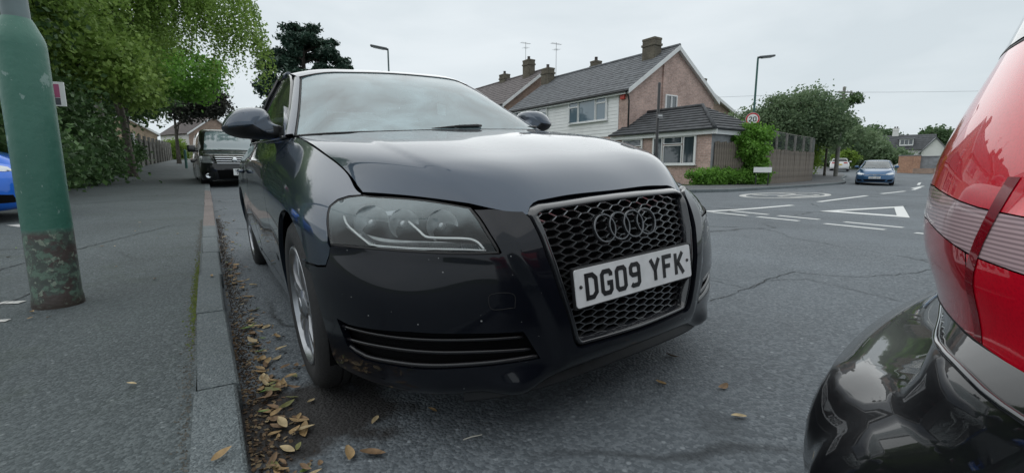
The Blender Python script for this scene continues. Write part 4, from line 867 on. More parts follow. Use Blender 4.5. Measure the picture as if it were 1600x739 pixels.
EXV=Vector((EX[0],EX[1],0)); EYV=Vector((EY[0],EY[1],0))
def frame(x,y,z=None,rot=YAW): return Matrix.Translation((x,y,float(zg(x,y)) if z is None else z))@Matrix.Rotation(rot,4,'Z')
def slope(P,a,b,c,d,mat,name='roof',nc=14,th=.05,lap=.028,nx=0):
    """tiled roof plane a-b (eaves) to d-c (ridge): overlapping courses"""
    a,b,c,d=map(Vector,(a,b,c,d)); nrm=(b-a).cross(d-a).normalized(); nrm=nrm if nrm.z>0 else -nrm; m=MB()
    for i in range(nc):
        t0,t1=i/nc,(i+1)/nc+.02*(i<nc-1); p=[a+(d-a)*t0,b+(c-b)*t0,b+(c-b)*t1,a+(d-a)*t1]
        up=[p[0]+nrm*(th+lap),p[1]+nrm*(th+lap),p[2]+nrm*th,p[3]+nrm*th]
        m.add(p+up,[(4,5,6,7),(0,1,5,4),(1,2,6,5),(3,0,4,7),(0,3,2,1)])
    return m.build(name,mat,P)
def window(P,o,ux,uz,w,h,panes,depth=.06,nrm=None,sill=True,openl=None,pm='pane'):
    """casement window in a wall: panes=[(x0,x1,z0,z1)] in fractions; o lower-left corner, ux along, nrm outward"""
    o=Vector(o); ux=Vector(ux); uz=Vector((0,0,1)); nrm=Vector(nrm); T=Matrix.Identity(4)
    for i in range(3): T[i][0]=ux[i]; T[i][1]=nrm[i]; T[i][2]=uz[i]; T[i][3]=o[i]
    fm=MB(); f=.055; base=empty('window'); base.parent=P
    def bx(x0,x1,z0,z1,y0,y1): fm.add([T@Vector((x,y,z)) for x in (x0,x1) for y in (y0,y1) for z in (z0,z1)],[(0,1,3,2),(4,6,7,5),(0,4,5,1),(2,3,7,6),(0,2,6,4),(1,5,7,3)])
    bx(0,w,0,f,.0,.07);bx(0,w,h-f,h,.0,.07);bx(0,f,f,h-f,.0,.068);bx(w-f,w,f,h-f,.0,.068)
    for i,(x0,x1,z0,z1) in enumerate(panes):
        X0,X1,Z0,Z1=x0*w,x1*w,z0*h,z1*h; g=.035
        bx(X0+.003,X1-.003,Z0+.003,Z0+g,.004,.082);bx(X0+.003,X1-.003,Z1-g,Z1-.003,.004,.082);bx(X0+.003,X0+g,Z0+g,Z1-g,.004,.08);bx(X1-g,X1-.003,Z0+g,Z1-g,.004,.08)
        m=MB(); m.add([T@Vector(q) for q in ((X0+g,.035,Z0+g),(X1-g,.035,Z0+g),(X1-g,.035,Z1-g),(X0+g,.035,Z1-g))],[(0,1,2,3)]); m.build('pane',MT[pm],base)
    fm.build('frame',MT['upvc'],base)
    if sill: s=MB(); s.add([T@Vector((x,y,z)) for x in (-.05,w+.05) for y in (0,.13) for z in (-.05,-.004)],[(0,1,3,2),(4,6,7,5),(0,4,5,1),(2,3,7,6),(0,2,6,4),(1,5,7,3)]); s.build('sill',MT['upvc'],base)
    if openl is not None: # an opened casement leaf hinged on one side
        x,z0,z1,lw,a=openl; m=MB(); H=T@Matrix.Translation((x*w,.08,0))@Matrix.Rotation(a,4,'Z')
        for (x0,x1,q0,q1) in ((0,lw,z0*h,z0*h+.05),(0,lw,z1*h-.05,z1*h),(0,.05,z0*h+.05,z1*h-.05),(lw-.05,lw,z0*h+.05,z1*h-.05)): m.add([H@Vector((x_,y_,z_)) for x_ in (x0,x1) for y_ in (0,.04) for z_ in (q0,q1)],[(0,1,3,2),(4,6,7,5),(0,4,5,1),(2,3,7,6),(0,2,6,4),(1,5,7,3)])
        m.build('open_casement',MT['upvc'],base)
    return base
def chimney(P,x,y,z0,z1,w=.75,d=.6,mat=None,pots=2):
    m=MB(); m.box((x,y,(z0+z1)/2),(w,d,z1-z0)); m.box((x,y,z1-.28),(w+.10,d+.10,.12)); m.box((x,y,z1+.05),(w+.04,d+.04,.12)); c=m.build('chimney',mat or MT['stockbrick'],P)
    for i in range(pots): q=MB(); q.lathe([(.13,z1+.1),(.11,z1+.38),(.135,z1+.40),(.10,z1+.41),(.09,z1+.12)],12,'z',(x+(i-(pots-1)/2)*.34,y,0)); q.build('chimney_pot',MT['tile_brown'],c,True)
    return c
def aerial(P,x,y,z0,h,name='aerial'):
    m=MB(); m.tube([(x,y,z0),(x,y,z0+h)],.022,6); m.tube([(x-.5,y,z0+h-.12),(x+.5,y,z0+h-.08)],.012,5)
    for i in range(9): m.tube([(x-.45+i*.11,y-.22+.008*i,z0+h-.10),(x-.45+i*.11,y+.22-.008*i,z0+h-.10)],.008,4)
    m.tube([(x-.2,y,z0+h*.82),(x+.22,y,z0+h*.82)],.012,4)
    for i in range(4): m.tube([(x-.2+i*.13,y-.3,z0+h*.82),(x-.2+i*.13,y+.3,z0+h*.82)],.008,4)
    return m.build(name,MT['aerial'],P)
def gable_house(P,W,Lh,ze,zr,apex,roofmat,wallmat,barge=True,ov=.3,og=.3,nc=15):
    """walls and pitched roof, ridge along local y; returns nothing"""
    m=MB(); m.add([(0,0,-.5),(W,0,-.5),(W,0,ze),(apex,0,zr-.12),(0,0,ze)],[(0,1,2,3,4)]); m.build('gable_wall',wallmat,P)
    m=MB(); m.add([(0,Lh,-.5),(W,Lh,-.5),(W,Lh,ze),(apex,Lh,zr-.12),(0,Lh,ze)],[(4,3,2,1,0)]); m.build('gable_wall',wallmat,P)
    m=MB(); m.add([(W,0,-.5),(W,Lh,-.5),(W,Lh,ze),(W,0,ze)],[(0,1,2,3)]); m.build('rear_wall',wallmat,P)
    sl=(zr-ze)/apex; sr=(zr-ze)/(W-apex)
    slope(P,(-ov,-og,ze-ov*sl),(-ov,Lh+og,ze-ov*sl),(apex,Lh+og,zr),(apex,-og,zr),roofmat,nc=nc)
    slope(P,(W+ov,-og,ze-ov*sr),(W+ov,Lh+og,ze-ov*sr),(apex,Lh+og,zr),(apex,-og,zr),roofmat,nc=nc)
    m=MB(); m.tube([(apex,-og,zr+.07),(apex,Lh+og,zr+.07)],.11,8); m.build('ridge_tiles',roofmat,P)
    for yy in ((-og,Lh+og) if barge else ()):
        for (xa,za) in ((-ov,ze-ov*sl),(W+ov,ze-ov*sr)):
            m=MB(); dy=-.03 if yy<0 else .03; v=[]
            for y_ in (yy,yy+dy): v+=[(xa,y_,za-.20),(xa,y_,za+.06),(apex,y_,zr+.06),(apex,y_,zr-.20)]
            m.add(v,[(0,1,2,3),(4,7,6,5),(0,4,5,1),(1,5,6,2),(2,6,7,3),(3,7,4,0)]); m.build('bargeboard',MT['white_paint'],P)
            m=MB(); y0=yy+(og if yy<0 else -og); m.add([(xa,yy,za-.14),(apex,yy,zr-.14),(apex,y0,zr-.14),(xa,y0,za-.14)],[(0,1,2,3)]); m.build('soffit',MT['white_paint'],P)
    return sl,sr
def gutter(P,x,z,y0,y1):
    m=MB(); m.box((x+.12,(y0+y1)/2,z-.08),(.03,y1-y0,.20)); m.build('fascia',MT['white_paint'],P)
    m=MB(); m.tube([(x+.04,y0,z-.03),(x+.04,y1,z-.03)],.06,8); m.build('gutter',MT['pipe'],P)
# --- house with the white cladding
HO=(6.35,25.9); hz=.08
HA=empty('clad_house',frame(*HO,hz),'two storey house with white clad front, pink brick gable and grey tiled roof','house')
W_,L_,ZE,ZR,AP=7.7,11.5,5.12,7.68,3.8
sl,sr=gable_house(HA,W_,L_,ZE,ZR,AP,MT['tile'],MT['brick'])
m=MB(); m.add([(2.75,-.10,-.5),(W_,-.10,-.5),(W_,-.10,ZE),(AP,-.10,ZR-.16),(2.75,-.10,ZE+(ZR-ZE)*2.75/AP-.14),(2.75,0,-.5),(2.75,0,ZE+(ZR-ZE)*2.75/AP-.14)],[(0,1,2,3,4),(5,0,4,6)]); m.build('chimney_breast',MT['brick'],HA)
m=MB(); m.add([(0,0,-.5),(0,.65,-.5),(0,.65,ZE),(0,0,ZE)],[(0,1,2,3)]); m.add([(0,.65,-.5),(0,L_,-.5),(0,L_,2.55),(0,.65,2.55)],[(0,1,2,3)]); m.build('front_wall',MT['brick'],HA)
m=MB(); m.add([(.02,.65,2.5),(.02,L_,2.5),(.02,L_,ZE),(.02,.65,ZE)],[(0,1,2,3)]); m.build('cladding_back',MT['clad'],HA)
z=2.55
while z<ZE-.05:
    m=MB(); m.add([(-.012,.66,z+.20),(-.012,L_,z+.20),(-.028,L_,z+.004),(-.028,.66,z+.004),(-.0,.66,z+.004),(0,L_,z+.004),(0,.66,z+.2)],[(0,1,2,3),(3,2,5,4),(0,3,4,6)]); m.build('cladding_board',MT['clad'],HA); z+=.2
gutter(HA,-.36,ZE-.30*sl+.0,-.3,L_+.3)
m=MB(); m.add([(-.3,-.3,ZE-.32),(0,-.3,ZE-.32),(0,L_+.3,ZE-.32),(-.3,L_+.3,ZE-.32)],[(0,1,2,3)]); m.build('soffit',MT['white_paint'],HA)
three=[(.02,.27,.02,.70),(.02,.27,.70,.98),(.29,.72,.02,.98),(.74,.98,.02,.72),(.74,.98,.72,.98)]
window(HA,(-.05,4.9,3.50),(0,-1,0),None,3.4,1.40,three,nrm=(-1,0,0),openl=(.03,.05,.70,.80,R(38)),pm='pane_sky')
window(HA,(-.05,10.9,3.50),(0,-1,0),None,3.8,1.40,three,nrm=(-1,0,0),pm='pane_sky')
window(HA,(2.95,-.10,4.05),(1,0,0),None,1.05,.92,[(.04,.48,.04,.96),(.52,.96,.04,.96)],nrm=(0,-1,0))
m=MB(); m.tube([(-.30,-.12,ZE-.30),(-.10,-.10,ZE-.45),(-.02,-.10,ZE-.75),(-.02,-.10,0)],.045,8); m.build('drainpipe',MT['pipe'],HA,True)
m=MB(); m.box((-.06,.33,4.72),(.12,.30,.44),bev=.02); m.build('alarm_box',MT['red_box'],HA)
chimney(HA,AP-.7,1.15,6.8,8.2,.62,.9,pots=0); m=MB(); m.box((AP-1.2,1.15,6.86),(.9,1.3,.03),Matrix.Rotation(-math.atan(sl),3,'Y')); m.build('flashing',MT['lead'],HA)
chimney(HA,AP-.55,L_-.1,6.8,8.3,.62,.9,pots=1); chimney(HA,AP+1.5,8.2,6.6,8.5,.6,.6,pots=1)
aerial(HA,AP-.1,L_-.55,7.4,2.9)
# --- brick extension
XE=empty('brick_extension',frame(*HO,hz),'single storey pink brick extension with dark hipped roof and white windows','extension')
x0,x1,y0,y1,ze=-.45,3.6,-5.5,-.115,2.38
m=MB(); m.add([(x0,y0,-.5),(x0,y1+.5,-.5),(x0,y1+.5,ze),(x0,y0,ze)],[(0,3,2,1)]); m.add([(x0,y1+.5,-.5),(0,y1+.5,-.5),(0,y1+.5,ze),(x0,y1+.5,ze)],[(0,1,2,3)]); m.build('front_wall',MT['brick'],XE)
m=MB(); m.add([(x0,y0,-.5),(x1,y0,-.5),(x1,y0,ze),(x0,y0,ze)],[(0,1,2,3)]); m.build('side_wall',MT['render'],XE)
o=.32; rz=3.78; rx=1.5
slope(XE,(x0-o,y0-o,ze+.08),(x0-o,y1+.75,ze+.08),(rx,y1,rz),(rx,-3.6,rz),MT['tile2'],nc=9,th=.04,lap=.045)
slope(XE,(x1+o,y0-o,ze+.08),(x0-o,y0-o,ze+.08),(rx,-3.6,rz),(rx+.02,-3.6,rz),MT['tile2'],nc=9,th=.04,lap=.045)
slope(XE,(x1+o,y0-o,ze+.08),(x1+o,y1,ze+.08),(rx,y1,rz),(rx,-3.6,rz),MT['tile2'],nc=9,th=.04,lap=.045)
m=MB(); m.tube([(x0-o,y0-o,ze+.17),(rx,-3.6,rz+.09),(rx,y1,rz+.09)],.09,8); m.build('ridge_tiles',MT['tile2'],XE,True)
m=MB(); m.box((x0-.16,(y0+y1)/2+.2,ze-.02),(.04,y1-y0+1.1,.20)); m.box(((x0+x1)/2,y0-.16,ze-.022),(x1-x0+.4,.04,.196)); m.build('fascia',MT['white_paint'],XE)
m=MB(); m.add([(-.06,-.14,ze+.45),(rx,-.14,rz+.14),(rx,-.14,rz+.02),(-.06,-.14,ze+.3)],[(0,1,2,3)]); m.build('flashing',MT['lead'],XE)
window(XE,(x0-.02,-2.25,.92),(0,-1,0),None,2.5,1.36,[(.02,.24,.03,.97),(.27,.70,.03,.68),(.27,.70,.72,.97),(.73,.98,.03,.97)],nrm=(-1,0,0))
window(XE,(x0-.02,-.17,.92),(0,-1,0),None,1.4,1.36,[(.04,.96,.03,.66),(.04,.96,.70,.97)],nrm=(-1,0,0))
# --- further houses of the row
def row_house(x,y,z,lab,W,Lh,ze,zr,rm,wm,chs,aer=(),rot=YAW,nc=12):
    P=empty('terrace_house',frame(x,y,z,rot),lab,'house'); gable_house(P,W,Lh,ze,zr,W/2,rm,wm,nc=nc)
    m=MB(); m.add([(0,0,-.5),(0,Lh,-.5),(0,Lh,ze),(0,0,ze)],[(0,1,2,3)]); m.build('front_wall',MT['white_render'],P)
    for c in chs: chimney(P,*c)
    for a in aer: aerial(P,*a)
    return P
HB=row_house(HO[0]+EY[0]*13.0+EX[0]*.2,HO[1]+EY[1]*13.0+EX[1]*.2,.75,'brown roofed house beyond the clad house, its white bargeboard above the windscreen',7.7,12,5.15,7.95,MT['tile_brown'],MT['brick2'],[(3.5,1.6,7,8.9,.62,.9,None,1),(3.9,6.0,7,8.5,.62,.9,None,1)],[(3.6,2.2,8.0,2.6)])
window(HB,(-.02,4.0,3.5),(0,-1,0),None,2.6,1.3,three,nrm=(-1,0,0))
row_house(13.2,37.6,.6,'low roofed house behind the extension with two chimneys over its roof',7.9,10,5.0,6.5,MT['tile_brown'],MT['brick2'],[(3.9,.8,5.5,7.6,.7,.7,None,0),(7.0,5,5.2,7.5,.7,.7,None,1)])
# --- far chalet house, seen front on
FH=empty('far_house',Matrix.Translation((63.5,90,1.5))@Matrix.Rotation(R(-38),4,'Z'),'far white house with dark roof and two white dormers','house')
def far_house():
    P=FH; Wd,dp,ze,zr=13.5,7,2.7,5.4
    m=MB(); m.box((Wd/2,dp/2,ze/2-.3),(Wd,dp,ze+.6)); m.build('wall',MT['white_render'],P)
    slope(P,(-.4,-.4,ze-.1),(Wd+.4,-.4,ze-.1),(Wd+.2,dp/2,zr),(.6,dp/2,zr),MT['tile2'],nc=8); slope(P,(-.4,dp+.4,ze-.1),(Wd+.4,dp+.4,ze-.1),(Wd+.2,dp/2,zr),(.6,dp/2,zr),MT['tile2'],nc=8)
    m=MB(); m.add([(-.4,-.4,ze-.1),(-.4,dp+.4,ze-.1),(.6,dp/2,zr)],[(0,1,2)]); m.add([(Wd+.4,-.4,ze-.1),(Wd+.4,dp+.4,ze-.1),(Wd+.2,dp/2,zr)],[(0,2,1)]); m.build('hip',MT['tile2'],P)
    for x in (4.9,9.6):
        d=empty('dormer'); d.parent=P; m=MB(); m.box((x,1.5,ze+1.25),(1.9,2.6,1.25)); m.build('dormer_cheek',MT['white_paint'],d); m=MB(); m.box((x,1.4,ze+1.95),(2.2,3.0,.14)); m.build('dormer_roof',MT['lead'],d)
        for k in (-.58,0,.58): m=MB(); m.box((x+k,.18,ze+1.3),(.46,.03,.8)); m.build('pane',MT['pane'],d)
    for x in (1.2,3.4,6.5,9.4): window(P,(x,-.02,.6),(1,0,0),None,1.5,1.4,[(.04,.48,.04,.96),(.52,.96,.04,.96)],nrm=(0,-1,0))
    chimney(P,8.0,dp/2,4.6,6.6,.9,.7,MT['white_render'],2)
    m=MB(); m.add([(Wd-1.8,-1.6,-.3),(Wd+1.6,-1.6,-.3),(Wd+1.6,-1.6,2.2),(Wd-.1,-1.6,4.4),(Wd-1.8,-1.6,2.2)],[(0,1,2,3,4)]); m.build('porch_gable',MT['white_render'],P)
    slope(P,(Wd-2.1,-1.9,1.9),(Wd-2.1,3,1.9),(Wd-.1,3,4.5),(Wd-.1,-1.9,4.5),MT['lead'],nc=5); slope(P,(Wd+1.9,-1.9,1.9),(Wd+1.9,3,1.9),(Wd-.1,3,4.5),(Wd-.1,-1.9,4.5),MT['lead'],nc=5)
far_house()
# house at the far end of the left road
row_house(-47,68,2.0,'distant house closing the view down the pavement, with a pale red gable',7,9,4.0,6.6,simple('red_roof_tile',(.085,.07,.068),rough=.85,vary=.3),MT['brick2'],[(3.5,2,6,7.4,.6,.6,None,1)],rot=YAW+R(25))
row_house(-52,57,2.0,'brick house half hidden behind the grey fence under the trees',7,9,3.4,5.6,MT['tile2'],brickmat('sand_brick',(.42,.30,.20),(.34,.24,.17),(.4,.38,.34)),[],rot=YAW+R(8))
# --- garden wall on the far right
gw=empty('garden_wall',frame(41.8,50.2),'garden wall of orange brick turning into a grey rendered length','wall')
m=MB(); m.box((.0,0,.75),(.25,2.6,1.9)); 
gw.rotation_euler=(0,0,R(-38)); m=MB(); m.box((.9,0,.8),(1.8,.22,2.0)); m.build('brick_length',brickmat('orange_brick',(.48,.26,.16),(.38,.2,.13),(.4,.36,.32)),gw); m=MB(); m.box((4.4,.3,.75),(5.2,.22,1.9)); m.build('rendered_length',MT['render'],gw); m=MB(); m.box((.9,0,1.83),(1.9,.32,.07)); m.box((4.4,.3,1.73),(5.3,.32,.07)); m.build('coping',MT['lead'],gw)
m=MB(); m.box((3.0,-1.3,.2),(3.6,.2,.55)); m.build('planter_front',MT['brick2'],gw)
# ------------------------------------------------------------ the second car: its rear kerb-side corner fills the right edge (u,v,z frame)
RC_U,RC_V=.03,-.76
def plan(o0): # offset -> forward depth of a typical rear corner
    return np.interp(o0,[0,.3,.5,.62,.70,.77,.82],[0,.012,.045,.085,.135,.215,.33])
# station: offset, depth, ledge width factor, how far the flat ledge has turned into a plain slope
ST=[(0,0,1,0),(.3,.012,1.02,0),(.45,.036,1.10,0),(.53,.054,1.15,.0),(.59,.077,1.20,.35),(.645,.105,.95,.9),(.69,.135,1.05,1),(.73,.170,.85,1),(.775,.235,.45,1),(.825,.36,.1,1),(.85,.55,0,1),(.858,.9,0,1),(.86,1.6,0,1),(.86,2.6,0,1),(.85,3.4,0,1),(.80,4.0,0,1),(.62,4.32,0,1),(.3,4.43,0,1),(0,4.46,0,1)]
def net(levels,led=False):
    """levels: (z, rear push outwards, narrowing or push of the sloped profile)"""
    G=[]
    for o,d,k,s in ST:
        row=[]; rear=np.clip(1-d/.5,0,1)
        for z,push,nar in levels:
            p_=(1-s)*(-.012+(push+.012)*k)+s*nar*k if led else push*rear
            sd=0 if led else push*.35*min(1,o/.7)*(d<.9)-nar*min(1,o/.8)
            row.append((RC_U-(o+sd), RC_V-d+p_, z))
        G.append(row)
    return np.array(G)
BL=[(.20,.0,.0),(.32,.05,.06),(.44,.070,.100),(.53,.073,.105),(.583,.067,.068),(.598,.054,.052),(.604,.024,.046),(.608,-.002,.043),(.618,-.012,.036),(.662,-.012,.016),(.678,-.012,-.006)]
UL=[(.650,-.012,0),(.690,-.006,0),(.73,.008,0),(.78,.013,0),(.83,.007,.004),(.88,-.009,.012),(.93,-.027,.026),(.99,-.034,.10)]
MT['rc_paint']=carpaint('black_paint',(.006,.0065,.008),metal=.15,dust=.015)
def redlens(name,col,ribs=0):
    m,t,b=nodemat(name); n=t.nodes.new; l=t.links.new; b.inputs['Roughness'].default_value=.25; b.inputs['Coat Weight'].default_value=1; b.inputs['Coat Roughness'].default_value=.015; b.inputs['Coat IOR'].default_value=1.5; b.inputs['Specular IOR Level'].default_value=.1
    tc=n('ShaderNodeTexCoord'); w_=n('ShaderNodeTexWave'); w_.wave_type='BANDS'; w_.bands_direction='Z'; w_.inputs['Scale'].default_value=ribs or 60; w_.inputs['Distortion'].default_value=0; l(tc.outputs['Object'],w_.inputs['Vector'])
    v=n('ShaderNodeTexVoronoi'); v.inputs['Scale'].default_value=420; l(tc.outputs['Object'],v.inputs['Vector'])
    r=n('ShaderNodeValToRGB'); r.color_ramp.elements[0].color=(*[c*(.62 if ribs else .86) for c in col],1); r.color_ramp.elements[1].color=(*[min(1,c*(1.25 if ribs else 1.08)) for c in col],1)
    if ribs: l(w_.outputs['Fac'],r.inputs[0])
    else: l(v.outputs['Distance'],r.inputs[0]); r.color_ramp.elements[1].position=.6
    l(r.outputs[0],b.inputs['Base Color']); return m
MT['red_lens']=redlens('red_tail_lens',(.60,.004,.020)); MT['deep_lens']=redlens('dark_red_lens',(.34,.002,.012)); MT['deep_red']=redlens('deep_red_lens',(.20,.003,.010)); MT['clear_ribs']=redlens('clear_ribbed_lens',(.50,.36,.38),95)  # deep_lens is a darker red for the inner lower lens
def second_car():
    P=empty('parked_car',Matrix.Translation((CXY[0],CXY[1],0))@Matrix.Rotation(YAW,4,'Z'),'black car parked nose-away at the right edge, showing its red tail lamp and curved bumper','car')
    def both(nt_):
        a=np.array(nt_); m=a[:0:-1].copy(); m[:,:,0]=2*RC_U-m[:,:,0]; h_=Surf(a); return Surf(np.concatenate([m,a]),np.concatenate([-h_.uk[:0:-1],h_.uk]),h_.vk)
    BS,US=both(net(BL,True)),both(net(UL)); bf=BS.nrm([0.],[.3])[0][1]<0; uf=US.nrm([0.],[.1])[0][1]<0
    ue=US.uk[-1]; be=BS.uk[-1]; vt=US.vk[-1]; bt=BS.vk[-1]
    zu=lambda z:float(np.interp(z,[q[0] for q in UL],US.vk))
    zb=lambda z:float(np.interp(z,[q[0] for q in BL],BS.vk))
    uw=1.62 # where the bumper meets the wing, ahead of the rear wheel
    arch=lambda S_,yc,zc_,r,pts:[pts]
    bl=[(-1.05,0.),(1.05,0.),(1.09,.05),(1.13,zb(.40)),(1.15,zb(.50)),(1.12,zb(.61)),(1.1,bt),(-1.1,bt),(-1.12,zb(.61)),(-1.15,zb(.5)),(-1.13,zb(.40)),(-1.09,.05)]
    panel('bumper',BS,bl,MT['rc_paint'],P,h=.022,depth=.03,flip=bf)
    seam=np.array([(.40,.4845),(.4768,.4845),(.5539,.4845),(.6459,.487),(.70,.4870),(.76,.481),(.9,.470),(1.05,.462)])
    c=np.array(crspline(seam,.02)); X=BS(c[:,0],np.minimum(c[:,1]+.004,bt-.001))+BS.nrm(c[:,0],c[:,1])*(-1 if bf else 1)*.001
    m=MB(); m.tube(X,.0032,8); m.build('bumper_edge_glint',MT['chrome_black'],P,True)  # added strip imitating the sky's glint along the bumper's upper edge
    # body sides, boot and deck above the bumper
    zl,zt_=zu(.684),zu(.926)
    for s in (-1,1):
        lens=[(s*a,b) for a,b in [(.30,zl-.005),(.5425,zl-.002),(.66,zl-.007),(.76,zl-.013),(.93,zl-.02),(1.0,zl+.02),(1.02,zu(.80)),(.97,zt_-.015),(.84,zt_),(.6,zt_+.001),(.42,zt_+.004),(.31,zt_-.01)]]
        t=empty('tail_lamp'); t.parent=P
        dv0,dv1=(.652,zl-.006),(.707,zu(.830)); 
        zm0,zm1=zu(.752),zu(.792)
        def cut(u0,u1,va,vb,n_=8): # strip between two heights
            us=np.linspace(u0,u1,n_); return [(s*u,va(u)) for u in us]+[(s*u,vb(u)) for u in us[::-1]]
        lo=lambda u:np.interp(u,[.3,.5425,.66,.76,.93,1.0],[zl-.005,zl-.002,zl-.007,zl-.013,zl-.02,zl+.02]); up=lambda u:np.interp(u,[.31,.42,.6,.84,.97,1.0],[zt_-.01,zt_+.004,zt_+.001,zt_,zt_-.015,zu(.84)])
        b0=lambda u:np.interp(u,[.3,.55,.66,.70,1.0],[zu(.772),zu(.768),zu(.752),zu(.750),zu(.735)]); b1=lambda u:np.interp(u,[.3,.55,.66,.70,1.0],[zu(.806),zu(.800),zu(.788),zu(.786),zu(.772)])
        dl=lambda v:np.interp(v,[zl-.01,zu(.73),zu(.78),zu(.83),zt_],[.652,.660,.685,.707,.712])
        g=.0012
        parts=[('upper_lens','red_lens',.305,1.0,lambda u:b1(u)+g,up),('clear_lens','clear_ribs',.305,1.0,b0,b1),('lower_lens','deep_lens',.305,.657,lo,lambda u:b0(u)-g),('lower_lens','red_lens',.659,1.0,lo,lambda u:b0(u)-g)]
        for nm,mt,u0,u1,a_,b_ in parts: panel(nm,US,cut(u0,u1,a_,b_,24),MT[mt],t,h=.014,depth=.004,flip=uf,rim=False)
        # dark divider standing inside the lens, edge of the lamp
        dq=[(dl(v),v) for v in np.linspace(zl-.005,zu(.812),12)]; dv=[(s*(u-.006),v) for u,v in dq]+[(s*(u+.006),v) for u,v in dq[::-1]]
        panel('lens_divider',US,dv,MT['deep_red'],t,h=.01,depth=.002,off=.0006,flip=uf,rim=False)
        o=resample(lens,.02); o.append(o[0]); o=np.array(o); m=MB(); m.tube(US(o[:,0],o[:,1])-US.nrm(o[:,0],o[:,1])*(-1 if uf else 1)*.002,.0028,6); m.build('lamp_gasket',MT['seal'],t,True)
        side=[(s*a,b) for a,b in [(1.005,zl-.02),(1.09,zl-.02),(1.2,zl-.01),(1.5,zl-.01),(2.5,0),(4.2,0),(4.2,vt),(1.2,vt),(.3,vt),(.3,zt_+.003),(.42,zt_+.009),(.6,zt_+.006),(.84,zt_+.005),(.975,zt_-.012),(1.026,zu(.80))]]
        panel('quarter_panel',US,side,MT['rc_paint'],P,h=.03,depth=.02,flip=uf)
        low=[(s*a,b) for a,b in [(1.62,.0),(4.2,.0),(4.2,bt),(1.13,bt),(1.16,zb(.60)),(1.25,zb(.66)),(1.40,zb(.665)),(1.52,zb(.60)),(1.60,zb(.45))]]
        panel('door',BS,low,MT['rc_paint'],P,h=.06,depth=.02,flip=bf)
    panel('boot_lid',US,[(-.292,zu(.69)),(.292,zu(.69)),(.292,vt),(-.292,vt)],MT['rc_paint'],P,h=.04,depth=.02,flip=uf)
    panel('inner_body',US,[(-ue,zl-.03),(ue,zl-.03),(ue,vt),(-ue,vt)],MT['void'],P,h=.12,off=-.02,rim=False,flip=uf)
    # front end, bonnet and cabin, ahead of the frame
    pts=lambda S_,v_,us_:[tuple(q) for q in S_(us_,np.full(len(us_),v_))]
    us=np.concatenate([np.linspace(-ue,ue,90)])
    panel('front_body',US,[(4.2,0),(ue,0),(ue,vt),(4.2,vt)],MT['rc_paint'],P,h=.08,rim=False,flip=uf); panel('front_body',US,[(-4.2,0),(-ue,0),(-ue,vt),(-4.2,vt)],MT['rc_paint'],P,h=.08,rim=False,flip=uf)
    panel('front_bumper',BS,[(4.2,0),(be,0),(be,bt),(4.2,bt)],MT['rc_paint'],P,h=.08,rim=False,flip=bf); panel('front_bumper',BS,[(-4.2,0),(-be,0),(-be,bt),(-4.2,bt)],MT['rc_paint'],P,h=.08,rim=False,flip=bf)
    top=pts(US,vt-.001,us[:-1]); m=MB(); m.add(top,[tuple(range(len(top)))]); m.build('waist',MT['rc_paint'],P)
    bot=pts(BS,.001,us[:-1]*be/ue); m=MB(); m.add(bot,[tuple(range(len(bot)))[::-1]]); m.build('floor',MT['void'],P)
    # cabin
    def cab(y,z,w): return [(RC_U+s_*w*k,y,z) for s_,k in ((-1,1),(-1,.5),(1,.5),(1,1))]
    y0=RC_V
    rows=[cab(y0-.30,.985,.70),cab(y0-.42,1.12,.66),cab(y0-.78,1.36,.58),cab(y0-1.1,1.44,.56),cab(y0-1.9,1.46,.57),cab(y0-2.45,1.40,.57),cab(y0-3.25,1.0,.72)]
    V=[q for r_ in rows for q in r_]; F=[(k*4+i,k*4+i+1,k*4+i+5,k*4+i+4) for k in (2,3,4) for i in range(3)]; mk('roof',V,F,MT['rc_paint'],P)
    mk('rear_glass',V,[(k*4+i,k*4+i+1,k*4+i+5,k*4+i+4) for k in (0,1) for i in range(3)],MT['sglass'],P); mk('windscreen',V,[(5*4+i,5*4+i+1,5*4+i+5,5*4+i+4) for i in range(3)],MT['sglass'],P)
    for s_,e in ((-1,0),(1,3)):
        vv=[rows[k][e] for k in range(7)]+[(RC_U+s_*.80,y0-.9,.985),(RC_U+s_*.82,y0-2.0,.985),(RC_U+s_*.82,y0-2.9,.985)]
        mk('side_glass',vv,[(0,1,2,7),(2,3,4,8,7),(4,5,9,8),(5,6,9)],MT['sglass'],P,False)
        for a,b in ((0,2),(5,6)): m=MB(); m.tube([vv[a],vv[a+1],vv[b]],.05,8,flat=.5); m.build('pillar',MT['rc_paint'],P,True)
    for yc in (RC_V-1.10-.22,RC_V-3.75):
        for s_ in (-1,1): w_=wheel(P,s_,.845,yc,name='wheel'); w_.location.x=RC_U+s_*.845
    for s_ in (-1,1):
        m=MB(); m.box((RC_U+s_*.93,y0-2.72,1.03),(.20,.12,.14),bev=.04); m.build('door_mirror',MT['rc_paint'],P,True)
    # rear number plate, seen only by the car behind
    plate(P,Matrix.Translation((RC_U,RC_V+.055,.80))@Matrix.Rotation(math.pi,4,'Z'),'',.52,.111,MT['plate_yellow'],lines=['']) if False else None
second_car()
